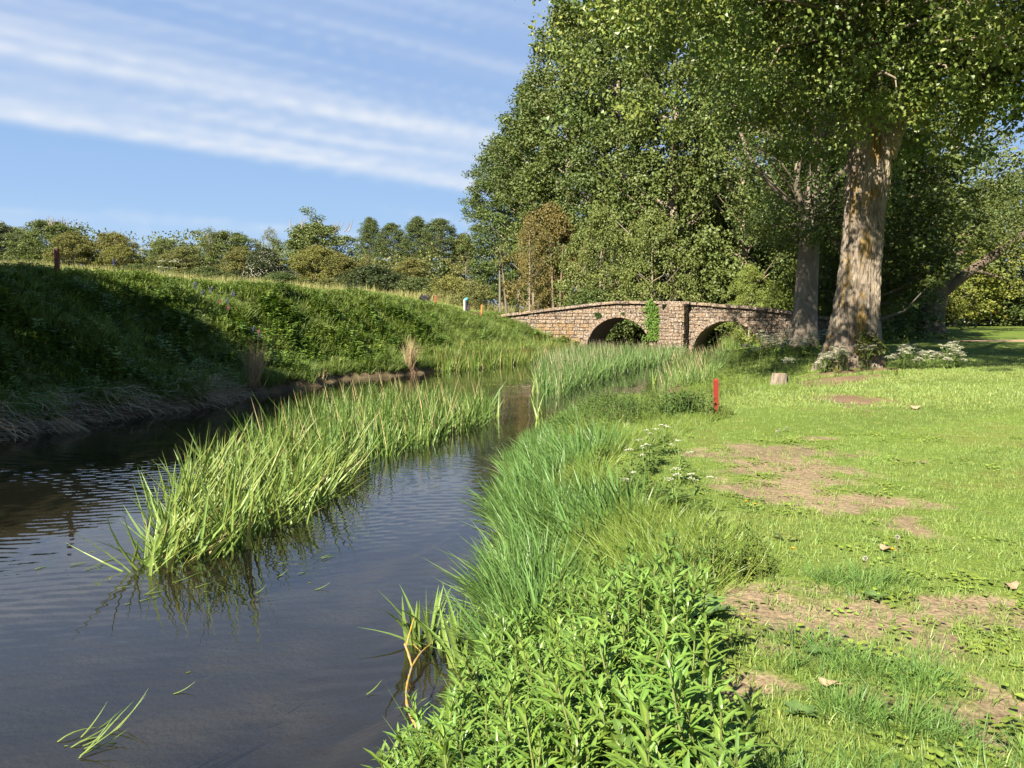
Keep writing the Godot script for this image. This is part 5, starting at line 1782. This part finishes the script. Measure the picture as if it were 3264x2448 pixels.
func build_lawn() -> void:
	var mat := leafy(0.5, 0.45)
	var near := [grass_tuft(16, 0.025, 0.065, 0.0018, 0.05, 0.7, Color(0.152, 0.222, 0.052), 0.22), grass_tuft(16, 0.02, 0.05, 0.0018, 0.055, 1.0, Color(0.172, 0.23, 0.06), 0.32), grass_tuft(14, 0.03, 0.08, 0.002, 0.045, 0.6, Color(0.128, 0.208, 0.046), 0.1)]
	var spots := []
	for band in [[-1.2, -4.0, 620.0], [-4.0, -6.5, 420.0], [-6.5, -10.0, 230.0], [-10.0, -15.0, 110.0]]:
		var x1: float = -band[1] * 0.68 + 1.2
		var n := int((band[0] - band[1]) * (x1 + 1.0) * band[2])
		for q in n:
			var z := rng.randf_range(band[1], band[0])
			var x := rng.randf_range(-1.0, x1)
			if x < right_edge(z) + 0.9:
				continue
			if soil_at(x, z) > rng.randf_range(0.05, 1.15):
				continue
			spots.append(on_ground(x, z, 0.004))
	cover("lawn_grass", "short bright mown grass of the lawn in the foreground", "grass", near, mat, spots, Color(1.0, 1.0, 1.0), 0.18, Vector2(0.7, 1.3), 0.3)
	var far := [grass_tuft(26, 0.035, 0.085, 0.004, 0.16, 0.7, Color(0.155, 0.225, 0.054), 0.2)]
	spots = []
	for q in 15000:
		var z := -rng.randf_range(14.0, 42.0)
		var x := rng.randf_range(2.0, -z * 0.70 + 2.0)
		if x < right_edge(z) + 2.0 or soil_at(x, z) > rng.randf_range(0.1, 0.95):
			continue
		if rng.randf() < (-z - 14.0) / 45.0:
			continue
		spots.append(on_ground(x, z, 0.004))
	cover("lawn_grass", "mown grass of the lawn further off round the thick trunk", "grass", far, mat, spots, Color(1.0, 1.0, 1.0), 0.15, Vector2(0.8, 1.5), 0.2)
	# coarse dark tussocks
	var tuss := [grass_tuft(60, 0.08, 0.19, 0.0026, 0.08, 1.9, Color(0.085, 0.165, 0.036), 0.05)]
	spots = []
	for c in [[1.5, -3.6, 0.24, 16], [1.75, -3.5, 0.2, 10], [1.42, -3.15, 0.22, 16], [1.65, -3.0, 0.2, 10], [1.5, -2.7, 0.3, 10], [1.1, -2.6, 0.3, 10], [2.05, -4.85, 0.22, 18], [0.75, -2.5, 0.3, 12]]:
		for q in c[3]:
			spots.append(on_ground(c[0] + rng.randfn(0, 0.6) * c[2], c[1] + rng.randfn(0, 0.5) * c[2], 0.01))
	cover("grass_tussocks", "coarse dark green grass tussocks between the bare earth patches", "grass", tuss, mat, spots, Color(1, 1, 1), 0.15, Vector2(0.6, 1.1), 0.4)
	# creeping round leaved plants on and round the bare earth
	var creep := Shape.new()
	for q in 9:
		var a := q * 2.4
		var p := Vector3(cos(a), 0, sin(a)) * (0.012 * q + 0.01) + Vector3(0, 0.012 + 0.02 * rng.randf(), 0)
		var d := Vector3(cos(a + 0.8), rng.randf_range(0.0, 0.35), sin(a + 0.8)).normalized()
		var s := d.cross(Vector3.UP).normalized()
		creep.blade(p, d, s, s.cross(d), 0.042, 0.038, 0.2, 0.15, 0.7, 3, vary(Color(0.135, 0.195, 0.04), 0.2), vary(Color(0.135, 0.195, 0.04), 0.2))
	spots = []
	for q in 30000:
		var z := -rng.randf_range(2.2, 11.0)
		var x := rng.randf_range(0.4, -z * 0.66 + 0.6)
		var edge := broad.get_noise_2d(x * 12.0 + 7.0, z * 12.0)
		var s := soil_at(x, z)
		var nearby := 0.0
		for c in SOIL:
			nearby = maxf(nearby, 1.0 - 0.55 * sqrt(pow((x - c[0]) / c[2], 2) + pow((z - c[1]) / c[3], 2)))
		var want := -0.05 + 0.4 * nearby + ss(1.8, 0.9, x - right_edge(z)) * 0.7 + edge * 0.35
		want *= 1.0 - 0.92 * s
		if rng.randf() * 2.8 < want and x > right_edge(z) + 0.6:
			spots.append(on_ground(x, z, 0.006 + 0.018 * s))
	cover("creeping_weeds", "small round leaved creeping weeds on and round the bare earth", "weeds", [creep.mesh()], mat, spots, Color(1.15, 1.12, 0.95), 0.25, Vector2(0.45, 1.1), 0.25)
	# grit on the bare earth
	var grit := Shape.new()
	for q in 5:
		var d := unit() * 0.006
		grit.tri(d + Vector3(0.006, 0, 0), d + Vector3(-0.004, 0.003, 0.005), d + Vector3(-0.003, 0.005, -0.005), Color.WHITE)
	spots = []
	for q in 7000:
		var z := -rng.randf_range(2.6, 11.0)
		var x := rng.randf_range(0.8, 4.4)
		if soil_at(x, z) > 0.5:
			spots.append(on_ground(x, z, 0.016))
	cover("soil_crumbs", "crumbs of dry earth and bits of straw on the bare patches", "crumbs", [grit.mesh()], leafy(0.9, 0.0), spots, Color(0.25, 0.17, 0.105), 0.35, Vector2(0.3, 0.9), 0.5)


# ---------------------------------------------------------------- small things

func stake(label: String, at: Vector3, h: float, w: float, mat: Material, lean: float, tip: Material = null) -> void:
	var n := thing("marker_stake", label, "stake", at, rng.randf() * 0.6 - 0.3, "golf hazard stakes")
	n.rotation.z = lean
	var sh := Shape.new()
	# squared post with a chamfered top
	var pts := [[w, -0.2], [w, h - w * 0.5], [w * 0.55, h]]
	for k in 2:
		for q in 4:
			var c0 := Vector3([1, -1, -1, 1][q], 0, [1, 1, -1, -1][q] * 0.8)
			var c1 := Vector3([1, -1, -1, 1][(q + 1) % 4], 0, [1, 1, -1, -1][(q + 1) % 4] * 0.8)
			var a: Array = pts[k]
			var b: Array = pts[k + 1]
			sh.quad(c0 * a[0] * 0.5 + Vector3.UP * a[1], c1 * a[0] * 0.5 + Vector3.UP * a[1], c1 * b[0] * 0.5 + Vector3.UP * b[1], c0 * b[0] * 0.5 + Vector3.UP * b[1], Color.WHITE)
	var r := w * 0.275
	sh.quad(Vector3(r, h, r * 0.8), Vector3(-r, h, r * 0.8), Vector3(-r, h, -r * 0.8), Vector3(r, h, -r * 0.8), Color.WHITE)
	part("post", sh.mesh(), mat, n)
	if tip:
		var bx := BoxMesh.new()
		bx.size = Vector3(w * 0.35, h * 0.7, w * 0.1)
		part("face", bx, tip, n.get_node("post"), Transform3D(Basis(), Vector3(w * 0.2, h * 0.62, w * 0.47)))


func build_small_things() -> void:
	var red := plain(0.22, 0.022, 0.013, 0.6)
	red.albedo_texture = noise_texture(128, 0.05, 12, FastNoiseLite.TYPE_SIMPLEX, 3, ramp([[0.0, 0.55, 0.6, 0.6], [0.45, 0.95, 0.95, 0.95], [1.0, 1.0, 1.0, 1.0]]))
	red.uv1_triplanar = true
	red.uv1_scale = Vector3(9, 3, 9)
	var faded := plain(0.15, 0.036, 0.022, 0.7)
	faded.albedo_texture = red.albedo_texture
	faded.uv1_triplanar = true
	faded.uv1_scale = Vector3(9, 3, 9)
	var orange := plain(0.26, 0.07, 0.014, 0.6)
	var yellow := plain(0.32, 0.21, 0.02, 0.6)
	stake("bright red wooden stake on the right bank beside dark nettles", on_ground(3.34, -13.4), 0.56, 0.065, red, 0.02)
	stake("tall faded red post on the crest of the left bank by the fairway", on_ground(-13.05, -23.8), 0.78, 0.11, faded, -0.04)
	stake("small red stake on the left bank beside the dark golf bag", on_ground(-4.3, -46.5), 0.62, 0.09, red, -0.03)
	stake("leaning orange and yellow stake on the left bank near the bridge", on_ground(-1.85, -48.5), 0.82, 0.10, orange, -0.10, yellow)
	stake("thin dark red stake in the shade behind the cow parsley", on_ground(13.6, -35.2), 1.25, 0.075, plain(0.13, 0.03, 0.022), 0.0)

	# golf bags left on the bank
	var black := plain(0.02, 0.02, 0.022, 0.6)
	var white := plain(0.4, 0.4, 0.39, 0.5)
	var teal := plain(0.03, 0.2, 0.22, 0.5)
	var bag := thing("golf_bag", "upright dark golf bag with white side and teal hood on the left bank", "golf bag", on_ground(-2.65, -47.5), 0.3)
	var body := CylinderMesh.new()
	body.top_radius = 0.15
	body.bottom_radius = 0.12
	body.height = 0.75
	body.radial_segments = 20
	part("body", body, black, bag, Transform3D(Basis(), Vector3(0, 0.42, 0)))
	var pocket := CapsuleMesh.new()
	pocket.radius = 0.075
	pocket.height = 0.42
	part("pocket", pocket, black, bag.get_node("body"), Transform3D(Basis(), Vector3(0.13, -0.06, 0.05)))
	var panel := CapsuleMesh.new()
	panel.radius = 0.06
	panel.height = 0.78
	part("side_panel", panel, white, bag.get_node("body"), Transform3D(Basis(), Vector3(-0.1, 0.08, 0.09)))
	var hood := SphereMesh.new()
	hood.radius = 0.13
	hood.height = 0.24
	part("hood", hood, teal, bag, Transform3D(Basis(), Vector3(0.03, 0.86, 0.02)))
	var club := Shape.new()
	for q in 5:
		club.tube(PackedVector3Array([Vector3(-0.05 + q * 0.03, 0.7, 0), Vector3(-0.08 + q * 0.04, 0.98 + 0.03 * (q % 3), 0.01)]), PackedFloat32Array([0.008, 0.008]), 5, Color.WHITE)
	part("club", club.mesh(true), black, bag)
	var lying := thing("golf_bag", "low dark golf bag lying on the left bank beside the small red stake", "golf bag", on_ground(-4.85, -46.2), 0.2)
	part("body", body, black, lying, Transform3D(Basis(Vector3.BACK, 1.05).scaled(Vector3(0.9, 0.9, 0.9)), Vector3(0, 0.2, 0)))
	part("pocket", pocket, black, lying, Transform3D(Basis(Vector3.BACK, 1.0), Vector3(0.05, 0.34, 0.06)))
	part("strap", panel, black, lying, Transform3D(Basis(Vector3.BACK, 0.3).scaled(Vector3(0.5, 0.45, 0.5)), Vector3(0.2, 0.42, 0.0)))

	# tree stump
	var stump := thing("tree_stump", "pale cut tree stump on bare earth left of the lichened poplar", "stump", on_ground(6.25, -19.2))
	stump.scale = Vector3(0.85, 1.2, 0.85)
	var ss_ := bark([Vector3(0, -0.1, 0), Vector3(0, 0.1, 0), Vector3(0.01, 0.27, 0)], [0.24, 0.19, 0.175], 32, 8, 0.012, 0.35, 0.0)
	part("bark", ss_.mesh(true), bark_material(), stump)
	var cut := Shape.new()
	for q in 24:
		var a0 := TAU * q / 24
		var a1 := TAU * (q + 1) / 24
		for r in 3:
			var r0 := 0.058 * r
			var r1 := 0.058 * (r + 1)
			cut.quad(Vector3(cos(a0) * r0, 0.272, sin(a0) * r0), Vector3(cos(a0) * r1, 0.27, sin(a0) * r1), Vector3(cos(a1) * r1, 0.27, sin(a1) * r1), Vector3(cos(a1) * r0, 0.272, sin(a1) * r0), vary(Color(0.30, 0.21, 0.125), 0.15))
	part("cut_face", cut.mesh(), wood_plain, stump.get_node("bark"))

	# golf flag on the far green
	var flag := thing("golf_flag", "yellow flag on a black and white pole on the golf green", "golf flag", on_ground(51.6, -89.0))
	for q in 6:
		var c := CylinderMesh.new()
		c.top_radius = 0.03
		c.bottom_radius = 0.03
		c.height = 0.33
		part("pole_section", c, white if q % 2 == 1 else black, flag, Transform3D(Basis(), Vector3(0, 0.165 + 0.33 * q, 0)))
	var cloth := Shape.new()
	for k in 5:
		var x0 := k * 0.09
		var x1 := (k + 1) * 0.09
		cloth.quad(Vector3(x0, 1.98 - x0 * 0.9, 0.03 * sin(k * 1.4)), Vector3(x1, 1.98 - x1 * 0.9, 0.03 * sin((k + 1) * 1.4)), Vector3(x1, 1.55 - x1 * 0.5, 0.03 * sin((k + 1) * 1.4)), Vector3(x0, 1.55 - x0 * 0.3, 0.03 * sin(k * 1.4)), Color(0.35, 0.22, 0.015))
	part("cloth", cloth.mesh(), leafy(0.7, 0.4), flag)

	# rail fence at the edge of the wood
	var fence := thing("rail_fence", "low grey wooden rail fence behind the spreading oak at the wood's edge", "fence", on_ground(42.0, -92.0))
	var grey := plain(0.36, 0.33, 0.28)
	for q in 10:
		var px := BoxMesh.new()
		px.size = Vector3(0.12, 1.2, 0.12)
		part("post", px, grey, fence, Transform3D(Basis(), Vector3(-12 + q * 2.6, 0.55, 0)))
	for q in 9:
		for r in 2:
			var rl := BoxMesh.new()
			rl.size = Vector3(2.56, 0.09, 0.05)
			part("rail", rl, grey, fence, Transform3D(Basis(Vector3.BACK, rng.randf_range(-0.01, 0.01)), Vector3(-10.7 + q * 2.6, 0.5 + 0.42 * r, 0.09)))

	# fallen branch with yellow lichen in the shallows
	var br := thing("fallen_branch", "forked dead branch with yellow lichen rising from the shallow water", "branch", Vector3(-0.5, WATER, -4.5))
	var lichen := leafy(0.95, 0.0)
	var paths := [
		[[Vector3(0.06, -0.04, 0.16), Vector3(-0.02, 0.02, 0.0), Vector3(-0.12, 0.045, -0.25), Vector3(-0.165, 0.05, -0.52), Vector3(-0.165, 0.07, -0.8)], [0.009, 0.0095, 0.009, 0.008, 0.008], "stem"],
		[[Vector3(-0.165, 0.07, -0.8), Vector3(-0.205, 0.11, -0.92), Vector3(-0.235, 0.15, -0.98)], [0.008, 0.008, 0.007], "fork"],
		[[Vector3(-0.225, 0.13, -0.96), Vector3(-0.21, 0.2, -1.05), Vector3(-0.19, 0.27, -1.15)], [0.007, 0.006, 0.004], "twig"],
		[[Vector3(-0.165, 0.07, -0.8), Vector3(-0.13, 0.075, -1.0), Vector3(-0.08, 0.06, -1.2)], [0.009, 0.007, 0.004], "fork"],
		[[Vector3(-0.13, 0.075, -1.0), Vector3(-0.15, 0.03, -1.15), Vector3(-0.22, 0.02, -1.3)], [0.005, 0.004, 0.003], "twig"],
	]
	for p in paths:
		var b := bark(p[0], p[1], 10, 14, 0.0016, 0.0, 0.0)
		for k in b.c.size():
			var v := b.v[k]
			var m := fine.get_noise_3d(v.x * 90.0, v.y * 90.0, v.z * 90.0) + 0.35 * fine.get_noise_3d(v.x * 300.0, v.y * 300.0, v.z * 300.0)
			b.c[k] = Color(0.20, 0.165, 0.11).lerp(Color(0.30, 0.195, 0.022), ss(-0.25, 0.1, m))
		part(p[2], b.mesh(true), lichen, br)

	# dandelions in flower and in seed
	var gold := plain(0.42, 0.23, 0.006, 0.6)
	var fluff := plain(0.3, 0.29, 0.26, 0.9)
	var green := plain(0.12, 0.17, 0.05, 0.6)
	var stalk := plain(0.12, 0.07, 0.05, 0.7)
	for f in [
		[1.98, -6.6, 0, 0.06, "yellow dandelion at the near end of the middle earth patch"],
		[1.94, -6.72, 0, 0.05, "second yellow dandelion touching its neighbour by the middle earth patch"],
		[1.88, -5.4, 0, 0.05, "lone yellow dandelion beside a rounded dock leaf"],
		[2.49, -5.28, 0, 0.08, "yellow dandelion standing beside two seed heads"],
		[2.6, -5.45, 1, 0.12, "white dandelion seed head beside the pale dry leaf"],
		[2.2, -5.02, 1, 0.11, "white dandelion seed head on a thin stalk above the creeping weeds"],
		[3.6, -11.0, 1, 0.06, "white daisy like seed head in the lawn beyond the middle earth patch"],
		[3.75, -11.15, 1, 0.06, "outer white seed head in the lawn beyond the middle earth patch"],
		[3.5, -10.8, 1, 0.06, "nearer white seed head in the lawn beyond the middle earth patch"],
		[5.85, -14.6, 1, 0.05, "white seed head at the earth patch before the lichened poplar"],
	]:
		var n := thing("dandelion", f[4], "dandelion", on_ground(f[0], f[1]), rng.randf() * TAU, "dandelions on the lawn")
		var h: float = f[3]
		var st := Shape.new()
		st.tube(PackedVector3Array([Vector3.ZERO, Vector3(0.004, h * 0.5, 0), Vector3(0, h, 0)]), PackedFloat32Array([0.0025, 0.002, 0.002]), 5, Color.WHITE)
		part("stalk", st.mesh(true), green if f[2] == 0 else stalk, n)
		var hd := Shape.new()
		if f[2] == 0:
			for q in 46:
				var a := q * 2.399
				var d := Vector3(cos(a), 0.25 + 0.9 * (1.0 - q / 46.0), sin(a)).normalized()
				var s := d.cross(Vector3.UP).normalized()
				hd.blade(Vector3(0, h, 0), d, s, s.cross(d), 0.021, 0.005, 0.1, 0.0, 0.5, 2, Color.WHITE, Color.WHITE)
			part("petals", hd.mesh(), gold, n, Transform3D(), "stuff")
		else:
			for q in 90:
				var d := unit()
				for e in 3:
					var s := d.cross(unit()).normalized()
					hd.tri(Vector3(0, h, 0) + d * 0.006, Vector3(0, h, 0) + d * 0.015 + s * 0.003, Vector3(0, h, 0) + d * 0.015 - s * 0.0015, Color.WHITE)
			part("seeds", hd.mesh(), fluff, n, Transform3D(), "stuff")
		var lv := Shape.new()
		for q in 7:
			var a := q * 0.9
			var d := Vector3(cos(a), 0.25, sin(a)).normalized()
			var s := d.cross(Vector3.UP).normalized()
			lv.blade(Vector3.ZERO, d, s, s.cross(d), 0.09, 0.02, 0.3, 0.2, 1.2, 4, Color(0.09, 0.15, 0.035), Color(0.09, 0.15, 0.035))
		part("leaves", lv.mesh(), leafy(), n, Transform3D(), "stuff")

	# dry leaves and a few stones lying about
	var tan := plain(0.23, 0.165, 0.10, 0.85)
	for f in [[2.55, -5.5, 0.05, "pale curled dry leaf on the lawn beside the dandelion seed heads"], [2.95, -4.75, 0.055, "pale dry leaf on the lawn at the right"], [3.0, -4.6, 0.035, "smaller dry leaf lying next to the pale one at the right"], [6.9, -14.0, 0.09, "pale dry leaf on the lawn right of the shaded earth patch"], [1.35, -3.4, 0.04, "crumpled dry leaf among the weeds below the near earth patch"]]:
		var n := thing("dry_leaf", f[3], "leaf", on_ground(f[0], f[1], -0.035), rng.randf() * TAU)
		var sh := Shape.new()
		var r: float = f[2]
		for q in 8:
			var a0 := TAU * q / 8
			var a1 := TAU * (q + 1) / 8
			sh.tri(Vector3(0, 0.2 * r, 0), Vector3(cos(a0), 0.35 * sin(a0 * 2.0 + 1.0), sin(a0) * 0.6) * r, Vector3(cos(a1), 0.35 * sin(a1 * 2.0 + 1.0), sin(a1) * 0.6) * r, Color.WHITE)
		part("blade", sh.mesh(), tan, n)
		var sk := Shape.new()
		sk.tube(PackedVector3Array([Vector3(r * 0.9, 0, 0), Vector3(r * 1.5, 0.1 * r, 0)]), PackedFloat32Array([0.002, 0.0015]), 4, Color.WHITE)
		part("stalk", sk.mesh(true), tan, n)
